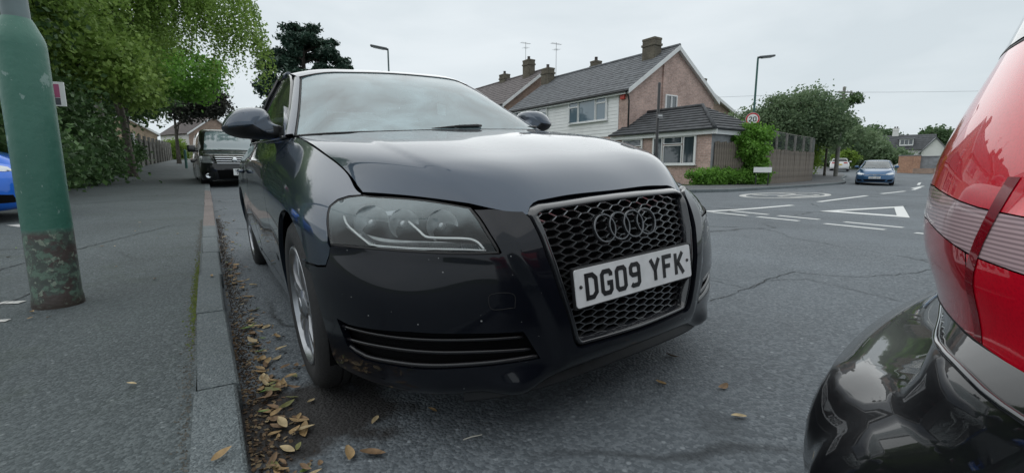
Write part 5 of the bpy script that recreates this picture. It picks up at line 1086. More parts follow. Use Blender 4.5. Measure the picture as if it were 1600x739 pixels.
# ------------------------------------------------------------ other hatchbacks (same body family, fewer details)
def hatch(M,paint,label,name='parked_car',txt=None,grille='bar',group=None,rear=False,k=1.0,metalrim='alloy'):
    P=empty(name,M,label,'car',group)
    ra=[solve_yz(3.41+.345*math.cos(t),.330+.345*math.sin(t),3.9-.35*math.cos(math.pi-t),.3) for t in np.linspace(R(-27),R(207),18)]
    hw=[(0,.02),(.6,.012),(1.0,.015)]+[tuple(a) for a in ARC[1:-1:2]]+[(1.8,.02),(3.35,.02)]+[tuple(a) for a in ra[::-1]]+[(4.3,.03),(5.378,.0),(5.378,.78),(4.6,.78),(3,.78),(1.9,.78),(1.2,.78),(.95,.78),(.7,.78),(.4,.78),(0,.78)]
    for s in (-1,1):
        panel('body_side',WR0,[(s*a,b) for a,b in hw],paint,P,h=.06,rim=False,flip=WF)
        lampq=[(.50,.56),(.60,.53),(.95,.52),(.985,.60),(.93,.72),(.70,.69),(.50,.66)]
        panel('headlight',WR0,[(s*a,b) for a,b in lampq],MT['lamp_cover'],P,h=.05,off=.006,depth=.01,flip=WF)
        panel('lower_intake',WR0,[(s*a,b) for a,b in [(.56,.14),(.86,.14),(.93,.24),(.60,.22)]],MT['void'],P,h=.05,off=.004,rim=False,flip=WF)
        panel('tail_lamp',WR0,[(s*a,b) for a,b in [(4.62,.58),(5.0,.58),(5.02,.72),(4.6,.74)]],MT['tail_red'],P,h=.05,off=.006,depth=.01,flip=WF)
        m=MB(); m.box((s*.915,1.72,1.04),(.20,.13,.14),bev=.045); m.tube([(s*.76,1.66,.99),(s*.86,1.70,1.0)],.02,6); m.build('door_mirror',paint,P,True)
        m=MB(); c=np.array([(1.95+.03*math.sin(j*.7),v) for j,v in enumerate(np.linspace(.08,.76,10))]); m.tube(WR0(s*c[:,0],c[:,1]),.004,5); c=np.array([(3.05-.05*abs(v-.5),v) for v in np.linspace(.1,.76,10)]); m.tube(WR0(s*c[:,0],c[:,1]),.004,5); m.build('door_gap',MT['seal'],P)
    panel('grille',WR0,mirror_loop([(0,.545),(.50,.555),(.50,.605),(0,.60)]),MT['gloss_black'],P,h=.05,off=.005,rim=False,flip=WF)
    panel('centre_intake',WR0,mirror_loop([(0,.13),(.45,.13),(.52,.235),(0,.235)]),MT['void'],P,h=.05,off=.004,rim=False,flip=WF)
    for v_ in (.575,): m=MB(); uu=np.linspace(-.5,.5,20); m.tube(WR0(uu,np.full(20,v_))+WR0.nrm(uu,np.full(20,v_))*(-1 if WF else 1)*.008,.006,6); m.build('grille_bar',MT['chrome'],P,True)
    panel('bonnet',HD0,mirror_loop([(0,.0),(.36,.0),(.6,.0),(.845,.0),(.845,1.06),(0,1.06)]),paint,P,h=.08,depth=.02,flip=HF)
    greenhouse(P,paint,2.2,'wscreen_b','sglass')
    m=MB(); m.lathe([(.058,-.004),(.055,-.012),(.048,-.012),(.046,-.004)],24,'y',(0,.012,.56)); e=m.build('badge',MT['chrome'],P,True); b_=MB()
    T=Matrix.Translation((0,.006,.56)); 
    for q in ([(-17,30),(0,4),(17,30)],[(-38,16),(-17,-34),(0,4),(17,-34),(38,16)]): stroke(b_,[(x*.001,z*.001) for x,z in q],.009,T,0)
    b_.build('badge_letters',MT['chrome'],e)
    if txt: plate(P,Matrix.Translation((0,-.03,.44)),txt,.52,.111,MT['plate_white'],screws=False)
    m=MB(); m.box((0,4.30,.72),(.52,.02,.11)); m.build('rear_plate',MT['plate_yellow'],P)
    m=MB(); m.add([(-.8,.5,.2),(.8,.5,.2),(.8,4.0,.22),(-.8,4.0,.22)],[(0,1,2,3)]); m.build('underbody',MT['void'],P)
    m=MB(); m.box((0,1.95,.80),(1.3,.5,.30),bev=.05)
    for x in (-.37,.37): m.box((x,2.8,.85),(.46,.16,.66),Matrix.Rotation(R(-16),3,'X'),bev=.05); m.box((x,2.95,1.2),(.25,.09,.16),bev=.03)
    m.box((0,3.45,.82),(1.2,.16,.5),bev=.04); m.build('seats',MT['interior'],P,True)
    for (yc,xo) in ((.838,.872),(3.41,.862)):
        for s in (-1,1): wheel(P,s,xo,yc)
    return P
MT['lamp_cover']=simple('clear_headlight',(.45,.48,.5),rough=.12,metal=.6,coat=1); MT['tail_red']=simple('tail_lamp_red_cover',(.28,.01,.014),rough=.12,coat=1)
MT['wscreen_b']=thinglass('bluish_windscreen',(.5,.62,.66),2.2,.12,0,(.4,.52,.56))
def pose(x,y,rot,z=None): return Matrix.Translation((x,y,float(zg(x,y)) if z is None else z))@Matrix.Rotation(rot,4,'Z')
hatch(pose(20.1,25.6,R(-39)),carpaint('slate_blue_paint',(.030,.10,.21),metal=.5,dust=.03,rough=.35),'slate blue hatchback driving towards the junction with a white front plate','oncoming_car','VE21 OYC')
# heading away: white car parked further up
hatch(pose(38.0,53.6,R(-37+180)),carpaint('white_car_paint',(.66,.67,.68),dust=.04),'white car parked beyond the fence by the telegraph pole, seen from behind','parked_car')
hatch(pose(-5.98,5.85,YAW+math.pi/2,.19),carpaint('bright_blue_paint',(.005,.13,.62),metal=.3,dust=.01,rough=.3),'bright blue car half hidden behind the green lamp post','parked_car')
# ------------------------------------------------------------ black people carrier on the left
def people_carrier():
    z0=float(zg(-8.8,14.3))
    P=empty('people_carrier',Matrix.Translation((-8.58,14.35,z0))@Matrix.Rotation(YAW+R(3),4,'Z'),'black people carrier with a wide chrome grille parked behind the navy hatchback','van')
    st=[(0,0),(.35,.015),(.60,.06),(.76,.15),(.86,.32),(.895,.6),(.91,1.2),(.915,2.4),(.915,3.6),(.89,4.5),(.74,4.74),(.4,4.8),(0,4.82)]
    lv=[(.22,.10,.955),(.30,.03,.98),(.45,.0,1),(.62,.0,1),(.78,.02,1),(.90,.05,.995),(.97,.13,.985),(1.03,.38,.97),(1.09,.82,.955),(1.13,.95,.95),(1.35,1.17,.925),(1.60,1.42,.88),(1.78,1.62,.83),(1.85,1.80,.76),(1.88,2.2,.55)]
    net_=np.array([[(-x*w_,y+fs*max(0,1-y/4.82)+(.0 if z<1.1 else -.12*(z-1.1)*(y/4.82)**3),z) for z,fs,w_ in lv] for x,y in st]); h_=Surf(net_); m_=net_[:0:-1].copy(); m_[:,:,0]*=-1
    S=Surf(np.concatenate([m_,net_]),np.concatenate([-h_.uk[:0:-1],h_.uk]),h_.vk); fl=S.nrm([0.],[.3])[0][1]>0; ue,vt=S.uk[-1],S.vk[-1]; fl=not fl if False else fl
    zv=lambda z:float(np.interp(z,[q[0] for q in lv],S.vk)); bp=carpaint('van_black_paint',(.007,.0075,.009),dust=.03)
    pn=lambda n,q,m,**k:panel(n,S,q,m,P,flip=fl,**k)
    pn('body',[(-ue,0),(ue,0),(ue,vt),(-ue,vt)],bp,h=.09,rim=False)
    top=[tuple(q) for q in S(np.linspace(-ue,ue,60)[:-1],np.full(59,vt))]; m=MB(); m.add(top,[tuple(range(59))]); m.build('roof',bp,P)
    pn('windscreen',[(-.60,zv(1.15)),(.60,zv(1.15)),(.70,zv(1.16)),(.66,zv(1.74)),(.4,zv(1.775)),(-.4,zv(1.775)),(-.66,zv(1.74)),(-.70,zv(1.16))],MT['van_glass'],h=.08,off=.008,rim=False)
    for s in (-1,1):
        for u0,u1 in ((1.35,2.15),(2.22,3.25),(3.32,4.5)): pn('side_window',[(s*a,b) for a,b in ((u0,zv(1.14)),(u1,zv(1.14)),(u1,zv(1.66)),(u0+(.28 if u0<1.4 else 0),zv(1.66)))],MT['sglass2'],h=.1,off=.006,rim=False)
        pn('headlight',[(s*a,b) for a,b in ((.50,zv(.74)),(.78,zv(.75)),(1.0,zv(.80)),(1.03,zv(.93)),(.75,zv(.945)),(.58,zv(.93)))],MT['lamp_cover'],h=.05,off=.008,depth=.012)
        m=MB(); c=S([s*.66],[zv(.36)])[0]; m.lathe([(.075,-.01),(.07,-.022),(.055,-.02),(.04,-.008),(.001,-.006)],20,'y',tuple(c)); m.build('fog_lamp',MT['chrome'],P,True)
        pn('fog_surround',[(s*a,b) for a,b in ((.48,zv(.26)),(.85,zv(.28)),(.88,zv(.5)),(.5,zv(.5)))],MT['gloss_black'],h=.06,off=.004,rim=False)
        m=MB(); m.box((s*1.03,1.28,1.20),(.22,.13,.22),bev=.05); m.tube([(s*.86,1.3,1.12),(s*.96,1.28,1.15)],.03,6); m.build('door_mirror',bp,P,True)
        for yc in (.95,3.75):
            wheel(P,s,.885,yc,r=.33)
            pass
    m=MB(); m.tube([(-1.02,.35,.80),(-.94,.38,.84)],.02,6); m.box((-1.05,.34,.80),(.12,.07,.09),bev=.03); m.build('parking_mirror',MT['trim_black'],P,True)
    pn('grille_recess',mirror_loop([(0,zv(.70)),(.44,zv(.72)),(.52,zv(.92)),(0,zv(.945))]),MT['void'],h=.06,off=.004,rim=False)
    for z in (.735,.80,.865,.925):
        uu=np.linspace(-.47-.05*(z-.73)/.2,.47+.05*(z-.73)/.2,16); m=MB(); m.tube(S(uu,np.full(16,zv(z)+0))+np.array((0,-.022,0)),.018,6,flat=.8); m.build('grille_bar',MT['chrome'],P,True)
    m=MB(); c=S([0.],[zv(.84)])[0]+np.array((0,-.045,0)); m.lathe([(.001,-.012),(.05,-.01),(.075,0),(.07,.02)],20,'y',tuple(c)); m.build('badge',MT['chrome'],P,True)
    pn('lower_intake',mirror_loop([(0,zv(.27)),(.40,zv(.27)),(.43,zv(.53)),(0,zv(.53))]),MT['void'],h=.06,off=.005,rim=False)
    plate(P,Matrix.Translation((.11,-.05,.47))@Matrix.Rotation(-.05,4,'X'),'',.33,.20,MT['plate_white'],lines=['LM05','FYP'],screws=False)
    m=MB(); m.tube([(-.62,.88,1.145),(-.2,.80,1.16),(0.1,.79,1.165),(.62,.86,1.16)],.012,5); m.build('wiper',MT['seal'],P,True)
MT['van_glass']=simple('van_windscreen',(.16,.22,.24),rough=.05,spec=1,coat=1,coatr=.01); MT['sglass2']=simple('dark_side_glass',(.012,.014,.016),rough=.04,coat=1,coatr=.01)
people_carrier()
# ------------------------------------------------------------ street furniture
def postpaint():
    m,t,b=nodemat('flaking_green_paint'); n=t.nodes.new; l=t.links.new; tc=n('ShaderNodeTexCoord'); sx=n('ShaderNodeSeparateXYZ'); l(tc.outputs['Object'],sx.inputs[0])
    def noise(s,d=5,r=.6,st=None):
        z=n('ShaderNodeTexNoise'); z.inputs['Scale'].default_value=s; z.inputs['Detail'].default_value=d; z.inputs['Roughness'].default_value=r
        if st: mp=n('ShaderNodeMapping'); mp.inputs['Scale'].default_value=st; l(tc.outputs['Object'],mp.inputs[0]); l(mp.outputs[0],z.inputs['Vector'])
        else: l(tc.outputs['Object'],z.inputs['Vector'])
        return z.outputs[0]
    def ramp(s,a,b_,c0=(0,0,0,1),c1=(1,1,1,1)):
        r=n('ShaderNodeValToRGB'); r.color_ramp.elements[0].position=a; r.color_ramp.elements[1].position=b_; r.color_ramp.elements[0].color=c0; r.color_ramp.elements[1].color=c1; l(s,r.inputs[0]); return r.outputs[0]
    def mix(f,a,b_):
        x=n('ShaderNodeMix'); x.data_type='RGBA'; l(f,x.inputs[0])
        for s,i in ((a,6),(b_,7)):
            if isinstance(s,tuple): x.inputs[i].default_value=s
            else: l(s,x.inputs[i])
        return x.outputs[2]
    def math_(op,a,b_):
        x=n('ShaderNodeMath'); x.operation=op
        for s,i in ((a,0),(b_,1)):
            if isinstance(s,(int,float)): x.inputs[i].default_value=s
            else: l(s,x.inputs[i])
        return x.outputs[0]
    grn=ramp(noise(4,6,.6,(1,1,.5)),.3,.72,(.030,.120,.088,1),(.048,.168,.122,1))
    # old chips all over, a few big bare patches
    g1=mix(ramp(noise(15,5,.6,(1,1,.75)),.64,.67),grn,(.17,.27,.24,1)); g1=mix(ramp(noise(60,3,.5,(1,1,.5)),.70,.74),g1,(.22,.30,.28,1))
    # bare, flaking foot
    ft=mix(ramp(noise(28,6,.66),.45,.50),(.105,.165,.125,1),(.065,.080,.070,1)); ft=mix(ramp(noise(9,5,.6),.52,.56),ft,(.070,.055,.050,1)); ft=mix(ramp(noise(33,4,.6),.60,.63),ft,(.20,.24,.19,1))
    ed=math_('ADD',sx.outputs['Z'],math_('MULTIPLY',noise(11,6,.7),.05)); foot=ramp(ed,.40,.43,(1,1,1,1),(0,0,0,1))
    c=mix(foot,g1,ft); low=ramp(math_('ADD',sx.outputs['Z'],math_('MULTIPLY',noise(12,4,.6),.09)),.06,.12,(1,1,1,1),(0,0,0,1)); c=mix(low,c,(.035,.024,.018,1)); l(c,b.inputs['Base Color']); b.inputs['Roughness'].default_value=.5; b.inputs['Coat Weight'].default_value=.15; b.inputs['Coat Roughness'].default_value=.3
    bp=n('ShaderNodeBump'); bp.inputs['Strength'].default_value=.7; bp.inputs['Distance'].default_value=.006; l(math_('ADD',noise(17,6,.65),math_('MULTIPLY',foot,noise(26,6,.65))),bp.inputs['Height']); l(bp.outputs[0],b.inputs['Normal']); return m
MT['post_green']=postpaint(); MT['galv']=simple('grey_green_column',(.12,.16,.165),rough=.5,metal=.2,vary=.25,vscale=6); MT['lamp_head']=simple('grey_lamp_head',(.10,.11,.12),rough=.5); MT['green_column']=simple('green_column',(.025,.10,.085),rough=.45,vary=.25,vscale=3)
MT['diffuser']=simple('lamp_diffuser',(.5,.52,.53),rough=.2); MT['sign_white']=simple('sign_white',(.80,.81,.81),rough=.4); MT['sign_red']=simple('sign_red',(.55,.02,.03),rough=.4); MT['sign_back']=simple('sign_back',(.2,.2,.21),rough=.5)
P=empty('lamp_post',Matrix.Translation((-2.34,2.29,.118)),'green lamp post with flaking paint at its foot, standing close by on the pavement','lamp post')
m=MB(); m.lathe([(.101,-.1),(.101,.03),(.0955,.07),(.094,.45),(.0925,1.27),(.0905,1.300),(.083,1.325),(.060,1.385),(.053,1.40)],40); m.build('base_column',MT['post_green'],P,True)
m=MB(); m.lathe([(.050,1.38),(.047,1.6),(.036,6.4),(.034,6.5)],28); m.build('shaft',MT['galv'],P,True)
m=MB(); m.box((.0,-.3,6.52),(.18,.62,.09),bev=.03); m.build('lamp_head',MT['lamp_head'],P)
def street_lamp(name,x,y,zb,h,hd,label,mat,rb=.075):
    P=empty(name,Matrix.Translation((x,y,zb)),label,'street lamp'); m=MB(); m.lathe([(rb,-.2),(rb,2.2),(rb*.8,2.35),(rb*.62,2.42),(rb*.5,h-.1),(rb*.45,h)],16); m.build('column',mat,P,True)
    hd=Vector(hd).normalized(); q=hd.to_track_quat('Y','Z').to_matrix(); m=MB(); m.box(Vector((0,0,h+.02))+hd*.42,(.24,.78,.09),q,bev=.03); m.tube([Vector((0,0,h-.1)),Vector((0,0,h+.03)),Vector((0,0,h+.02))+hd*.12],.035,8); m.build('lamp_head',MT['lamp_head'],P)
    m=MB(); m.box(Vector((0,0,h-.03))+hd*.45,(.17,.5,.03),q); m.build('diffuser',MT['diffuser'],P); return P
L20=street_lamp('street_lamp',11.6,22.6,.04,5.92,(.9,.1,.10),'green street lamp rising out of the ivy bush, its head pointing right',MT['green_column'],.085)
sg=empty('speed_sign',Matrix.Translation((11.48,22.44,3.13))@Matrix.Rotation(R(-22),4,'Z'),'round 20 speed limit sign with red ring on the green street lamp','sign')
m=MB(); m.lathe([(.001,-.010),(.305,-.010),(.305,.006),(.001,.006)],40,'y'); m.build('sign_disc',MT['sign_white'],sg,False)
m=MB(); m.lathe([(.296,-.012),(.296,-.0145),(.236,-.0145),(.236,-.012)],40,'y'); m.build('red_ring',MT['sign_red'],sg)
m=MB(); T=Matrix.Translation((0,-.013,0)); text_strokes(m,'20',T,.235,wd=13); m.build('numerals',MT['ink'],sg)
m=MB(); m.lathe([(.001,.05),(.33,.05),(.33,.035),(.001,.035)],8,'y'); m.build('backing_board',MT['sign_back'],sg)
street_lamp('street_lamp',-5.86,22.7,.2,6.15,(-1,-.1,.18),'grey street lamp behind the navy hatchback, its head tilted up to the left',MT['galv'])
P=empty('signpost',Matrix.Translation((5.58,18.0,.0)),'slim black post with a small grey plate in front of the extension window','post'); m=MB(); m.lathe([(.055,-.2),(.055,4.0),(.03,4.03),(.001,4.03)],12); m.build('pole',MT['pipe'],P,True); m=MB(); m.box((.06,-.08,2.78),(.20,.02,.16)); m.build('plate',MT['sign_back'],P); m=MB(); m.box((.06,-.093,2.80),(.15,.004,.03)); m.build('plate_band',MT['sign_white'],P)
P=empty('telegraph_pole',Matrix.Translation((25.2,36,.3)),'wooden telegraph pole standing beyond the end of the board fence','pole'); m=MB(); m.lathe([(.15,-.3),(.14,2),(.10,6.6),(.001,6.65)],12); m.build('shaft',MT['grey_wood'],P,True); m=MB(); m.box((0,-.1,6.2),(1.1,.08,.09)); m.build('cross_arm',MT['grey_wood'],P)
for i,x in enumerate((-.45,-.2,.2,.45)): m=MB(); m.lathe([(.03,6.24),(.04,6.3),(.02,6.36),(.001,6.37)],8,'z',(x,-.1,0)); m.build('insulator',MT['sign_white'],P,True)
P=empty('name_sign',frame(11.45,21.35,None,R(-24)),'low white street name plate standing in front of the board fence','sign'); m=MB(); m.box((.1,0,.80),(.74,.02,.24)); m.build('sign_plate',MT['sign_white'],P); m=MB(); m.box((-.15,.03,.4),(.05,.04,.9)); m.build('sign_leg',MT['pipe'],P); m=MB(); m.box((.35,.03,.4),(.05,.04,.9)); m.build('sign_leg',MT['pipe'],P)
P=empty('sale_board',Matrix.Translation((-9.0,9.2,.25)),'estate agent board with a pink panel poking out of the hedge behind the green post','sign'); m=MB(); m.box((-.14,.05,.9),(.05,.05,1.9)); m.build('board_post',MT['dark_wood'],P)
M_=Matrix.Rotation(R(26),3,'Z'); m=MB(); m.box((0,0,2.0),(.50,.02,.46),M_); m.build('board',MT['sign_white'],P); m=MB(); m.box(M_@Vector((-.03,-.013,2.06)),(.41,.004,.25),M_); m.build('pink_panel',simple('pink_print',(.45,.11,.22),rough=.5),P); m=MB(); m.box(M_@Vector((-.03,-.013,1.86)),(.41,.004,.13),M_); m.build('grey_panel',simple('grey_print',(.10,.10,.12),rough=.5),P)
P=empty('bollard',frame(-19.6,27.9),'small green post at the far edge of the pavement near the people carrier','bollard'); m=MB(); m.lathe([(.07,-.2),(.07,1.1),(.05,1.2),(.001,1.22)],12); m.build('post',MT['green_column'],P,True)
# overhead wires
for i,(a,b) in enumerate((((25.2,35.9,6.6),(-5.0,44,7.6)),((25.2,35.9,6.5),(70,40,9.0)),((-5.0,44,7.6),(-26,47,12.2)))):
    a,b=Vector(a),Vector(b); m=MB(); m.tube([a+(b-a)*t-Vector((0,0,4*.5*t*(1-t))) for t in np.linspace(0,1,14)],.012,4); tag(m.build('overhead_wire',MT['aerial'],None),['thin telephone wire running left from the telegraph pole over the clad house','thin telephone wire running right from the telegraph pole across the sky','thin wire crossing the sky towards the dark pine'][i],'wire')
# ------------------------------------------------------------ fences
def board_mesh(h,w=.145,t=.02,top=.0):
    m=MB(); m.box((0,0,h/2),(w,t,h)); return m
FB=[]
for k in range(6):
    o=board_mesh(1.76+.03*math.sin(k*2.1)).build('board',MT['dark_wood']); COL.objects.unlink(o); FB.append(o)
fence=empty('board_fence',None,'curved brown board fence along the corner pavement, left of the oncoming car','fence')
FP=np.array(resample(crspline([(21.3,11.2),(22.5,11.25),(26.7,12.1),(30.5,12.9),(33.6,14.4)],.5),.152,False))
for i in range(len(FP)-1):
    a=FP[i]; t=FP[i+1]-a; ang=math.atan2(t[1],t[0])+YAW; x,y,z=gp(a[0],a[1],.06); b=FB[int(rng.integers(6))].copy(); COL.objects.link(b); b.parent=fence; b.location=(x,y,z); b.rotation_euler=(float(rng.normal(0,.006)),float(rng.normal(0,.008)),ang+(.06 if i%2 else -.06))
for i in range(0,len(FP),12):
    x,y,z=gp(FP[i][0],FP[i][1]+.07,0); m=MB(); m.box((x,y,z+1.32),(.09,.09,2.75)); m.build('fence_post',MT['grey_wood'],fence)
m=MB()
for lvl in np.arange(1.86,2.68,.085): m.tube([gp(a[0],a[1]+.05,lvl) for a in FP[::6]],.0045,3)
for a in FP: x,y,z=gp(a[0],a[1]+.05,0); m.tube([(x,y,z+1.84),(x,y,z+2.68)],.0045,3)
m.build('netting',simple('wire_netting',(.17,.19,.20),rough=.5,metal=.3),fence)['kind']='stuff'
m=MB(); m.tube([gp(a[0],a[1]+.05,2.69) for a in FP[::4]],.02,5); m.build('top_rail',MT['grey_wood'],fence)
f2=empty('side_fence',None,'short run of dark brown boards between the brick extension and the ivy bush','fence')
for i in range(13):
    t=i/12; b=FB[i%6].copy(); COL.objects.link(b); b.parent=f2; x,y=9.25+t*1.75,21.15+t*1.0; b.location=(x,y,float(zg(x,y))+.1); b.rotation_euler=(0,0,R(30)); b.scale=(1,1,1.1)
for o in FB: D.objects.remove(o)
GB=MB(); GB.box((0,0,.85),(.11,.02,1.7)); gb=GB.build('board',MT['grey_wood']); COL.objects.unlink(gb)
lf=empty('garden_fence',None,'long grey vertical board fence running up the left side of the pavement','fence')
n_=120
for i in range(n_):
    v=33+i*.30; u=-4.55-.012*i*.3; x,y,z=gp(u,v,.1); b=gb.copy(); COL.objects.link(b); b.parent=lf; b.location=(x,y,z); b.rotation_euler=(0,float(rng.normal(0,.01)),YAW+math.pi/2); b.scale=(2.4,1,1+.03*math.sin(i*1.7))
for i in range(0,n_,10):
    v=33+i*.3; x,y,z=gp(-4.50,v,.1); m=MB(); m.box((x,y,z+.95),(.13,.13,2.0)); m.build('fence_post',MT['white_paint'] if i in (0,) else MT['grey_wood'],lf)
D.objects.remove(gb)
# ------------------------------------------------------------ foliage
def leafmat(name,dark,mid,lite,trans=.42,rough=.5):
    m=D.materials.new(name); m.use_nodes=True; t=m.node_tree; t.nodes.clear(); n=t.nodes.new; l=t.links.new; o=n('ShaderNodeOutputMaterial'); a=n('ShaderNodeAttribute'); a.attribute_name='tone'
    r=n('ShaderNodeValToRGB'); e=r.color_ramp.elements; e[0].position=.05; e[0].color=(*dark,1); e[1].position=.95; e[1].color=(*lite,1); q=e.new(.5); q.color=(*mid,1); l(a.outputs['Fac'],r.inputs[0])
    b=n('ShaderNodeBsdfPrincipled'); b.inputs['Roughness'].default_value=rough; b.inputs['Specular IOR Level'].default_value=.35; l(r.outputs[0],b.inputs['Base Color']); tr=n('ShaderNodeBsdfTranslucent'); l(r.outputs[0],tr.inputs[0]); mx=n('ShaderNodeMixShader'); mx.inputs[0].default_value=trans; l(b.outputs[0],mx.inputs[1]); l(tr.outputs[0],mx.inputs[2]); l(mx.outputs[0],o.inputs[0]); return m
MT['birch_leaf']=leafmat('birch_leaf',(.12,.195,.045),(.205,.325,.07),(.31,.44,.11)); MT['bright_leaf']=leafmat('bright_green_leaf',(.07,.16,.025),(.14,.31,.045),(.22,.42,.075)); MT['dark_leaf']=leafmat('dark_green_leaf',(.04,.08,.03),(.07,.135,.045),(.12,.21,.07),.25); MT['copper_leaf']=leafmat('copper_leaf',(.024,.032,.024),(.042,.046,.036),(.065,.068,.05),.25)
MT['pine_leaf']=leafmat('pine_needles',(.018,.042,.030),(.030,.066,.046),(.052,.095,.060),.12); MT['grey_leaf']=leafmat('grey_green_leaf',(.09,.145,.08),(.16,.235,.125),(.24,.32,.18)); MT['far_leaf']=leafmat('far_green_leaf',(.06,.11,.05),(.09,.155,.07),(.13,.2,.095)); MT['lime_leaf']=leafmat('lime_green_leaf',(.09,.16,.02),(.17,.27,.04),(.25,.36,.07))
MT['bark']=simple('grey_brown_bark',(.085,.075,.062),rough=.9,vary=.45,vscale=9,bump=.6,bscale=25); MT['birch_bark']=simple('pale_birch_bark',(.34,.33,.29),rough=.8,vary=.4,vscale=12)
def leafcloud(name,parent,C,size,tone,mat,r_,up=.0,stretch=1.5,hang=0):
    """many small folded leaves at the centres C"""
    n=len(C); d=r_.normal(size=(n,3)); d[:,2]+=up; d/=np.linalg.norm(d,axis=1)[:,None]      # leaf normal
    a=r_.normal(size=(n,3)); a[:,2]-=hang; a-=d*(a*d).sum(1)[:,None]; a/=np.linalg.norm(a,axis=1)[:,None]; b=np.cross(d,a)
    s=size*r_.uniform(.65,1.35,size=(n,1)); A=a*s*stretch*.5; B=b*s*.5
    V=np.stack([C-A,C+B+d*s*.10,C+A,C-B+d*s*.10],1).reshape(-1,3); F=np.arange(4*n).reshape(n,4)
    return mknp(name,V,F,mat,parent,False,np.clip(tone,0,1))
def blobpts(blobs,per,k,sig,r_,shell=(.55,1.0)):
    """leaf centres gathered in clumps spread through ellipsoids; also a tone per leaf"""
    C=[];T=[]; wt=np.array([b[3]*b[4]*b[5] for b in blobs])**(2/3.); wt/=wt.sum()
    for b,w_ in zip(blobs,wt):
        kk=max(3,int(k*w_)); q=r_.normal(size=(kk,3)); q/=np.linalg.norm(q,axis=1)[:,None]; q*=r_.uniform(shell[0],shell[1],size=(kk,1)); cc=np.array(b[:3])+q*np.array(b[3:6])
        m_=int(per*w_/kk)+1; tt=r_.normal(.5,.17,size=kk)
        for c,t_ in zip(cc,tt):
            sg_=sig*r_.uniform(.6,1.4); C.append(c+r_.normal(size=(m_,3))*sg_*np.array((1,1,.7))); T.append(t_+r_.normal(0,.12,size=m_))
    return np.concatenate(C),np.concatenate(T)
def limbs(P,base,h,tops,r0,mat,r_,lean=(0,0),name='trunk',fork=.45):
    base=Vector(base); top=base+Vector((lean[0],lean[1],h)); mid=base+Vector((lean[0]*.4,lean[1]*.4,h*.5)); m=MB(); m.tube([base-Vector((0,0,.3)),base+Vector((0,0,.15)),base+(mid-base)*.6,mid,top],[r0*1.35,r0*1.05,r0*.85,r0*.72,r0*.35],10); tr=m.build(name,mat,P,True)
    for i,t in enumerate(tops):
        t=Vector(t); s=base+(top-base)*(fork+.5*(i/max(1,len(tops)))); k=(s+t)/2+Vector((0,0,.12*(t-s).length)); m=MB(); m.tube([s,s+(k-s)*.5+Vector((0,0,.1)),k,t],[r0*.38,r0*.3,r0*.2,r0*.06],7); m.build('limb',mat,P,True)
def tree(name,label,cat,blobs,n,k,sig,size,leaf,trunk=None,seed=1,weep=0,group=None,twig=None,**kw):
    r_=np.random.default_rng(seed); P=empty(name,Matrix.Identity(4),label,cat,group); C,T=blobpts(blobs,n,k,sig,r_,kw.get('shell',(.55,1.)))
    if weep:
        wb=kw.get('strands'); blobs=list(blobs)+(wb or []); m_=int(n*weep/26)+kw.get('nstr',0); b=[blobs[i] for i in r_.choice(len(blobs),m_,p=(lambda w:w/w.sum())(np.array([q[3]*q[4]*(kw['nstr']/40. if (wb and q in wb) else 1) for q in blobs])))]
        b=np.array(b); q=r_.normal(size=(m_,3)); q/=np.linalg.norm(q,axis=1)[:,None]; q[:,2]=np.where(q[:,2]<-.2,-.2*q[:,2],q[:,2]); S0=b[:,:3]+q*b[:,3:6]*r_.uniform(.75,1.02,size=(m_,1))
        ln=r_.uniform(.6,2.3,size=m_)*kw.get('drop',1); st=np.linspace(0,1,26); dr=q[:,:2]*.25
        pts=S0[:,None,:]+np.stack([dr[:,0:1]*st*ln[:,None],dr[:,1:2]*st*ln[:,None],-(st[None]**1.15)*ln[:,None]],2)+r_.normal(0,.05,size=(m_,26,3)); C=np.concatenate([C,pts.reshape(-1,3)]); T=np.concatenate([T,(r_.normal(.52,.18,size=(m_,1))+r_.normal(0,.1,size=(m_,26))).ravel()])
    if trunk: limbs(P,*trunk[:2],trunk[2],trunk[3],trunk[4],r_,*trunk[5:])
    leafcloud('crown',P,C,size,T,leaf,r_,up=kw.get('up',.3),stretch=kw.get('stretch',1.5),hang=kw.get('hang',.6)); return P
V3=lambda x,y,z=0:(x,y,float(zg(x,y))+z)
# left side: overgrown hedge, birches over the pavement, darker trees behind
def U(u,v,z,*r_):
    x,y,g=gp(u,v); return (x,y,g+z)+tuple(r_)
tree('overgrown_hedge','dense dark ivy hedge at the back of the pavement beside the green lamp post','hedge',[U(-4.6,11.5,1.2,1.5,1.5,1.4),U(-4.5,13.6,1.3,1.5,1.6,1.5),U(-4.4,15.8,1.2,1.4,1.5,1.4),U(-4.5,18,1.2,1.4,1.5,1.4),U(-4.9,20.2,1.1,1.3,1.4,1.3),U(-5.4,12.5,3.0,1.7,1.8,1.5),U(-5.2,16,2.9,1.6,1.8,1.4),U(-7.5,14,3,2,3,2.6)],46000,290,.28,.08,MT['dark_leaf'],seed=3,hang=.4)
tree('hazel_tree','bright green low tree pushing out of the dark hedge over the pavement','tree',[U(-3.6,15.6,3.4,1.3,1.4,.9),U(-3.9,17.8,3.9,1.6,1.7,1.0),U(-3.2,18.2,3.1,1.0,1.2,.6),U(-4.6,14.2,4.2,1.5,1.5,1.0),U(-3.6,20.4,3.5,1.3,1.4,.8)],30000,240,.25,.09,MT['birch_leaf'],(U(-4.6,17,.1),3.2,[U(-3.6,15.6,3.4),U(-3.9,17.8,4.0),U(-3.2,18.4,3.2)],.11,MT['bark']),seed=5,weep=.15,drop=.5)
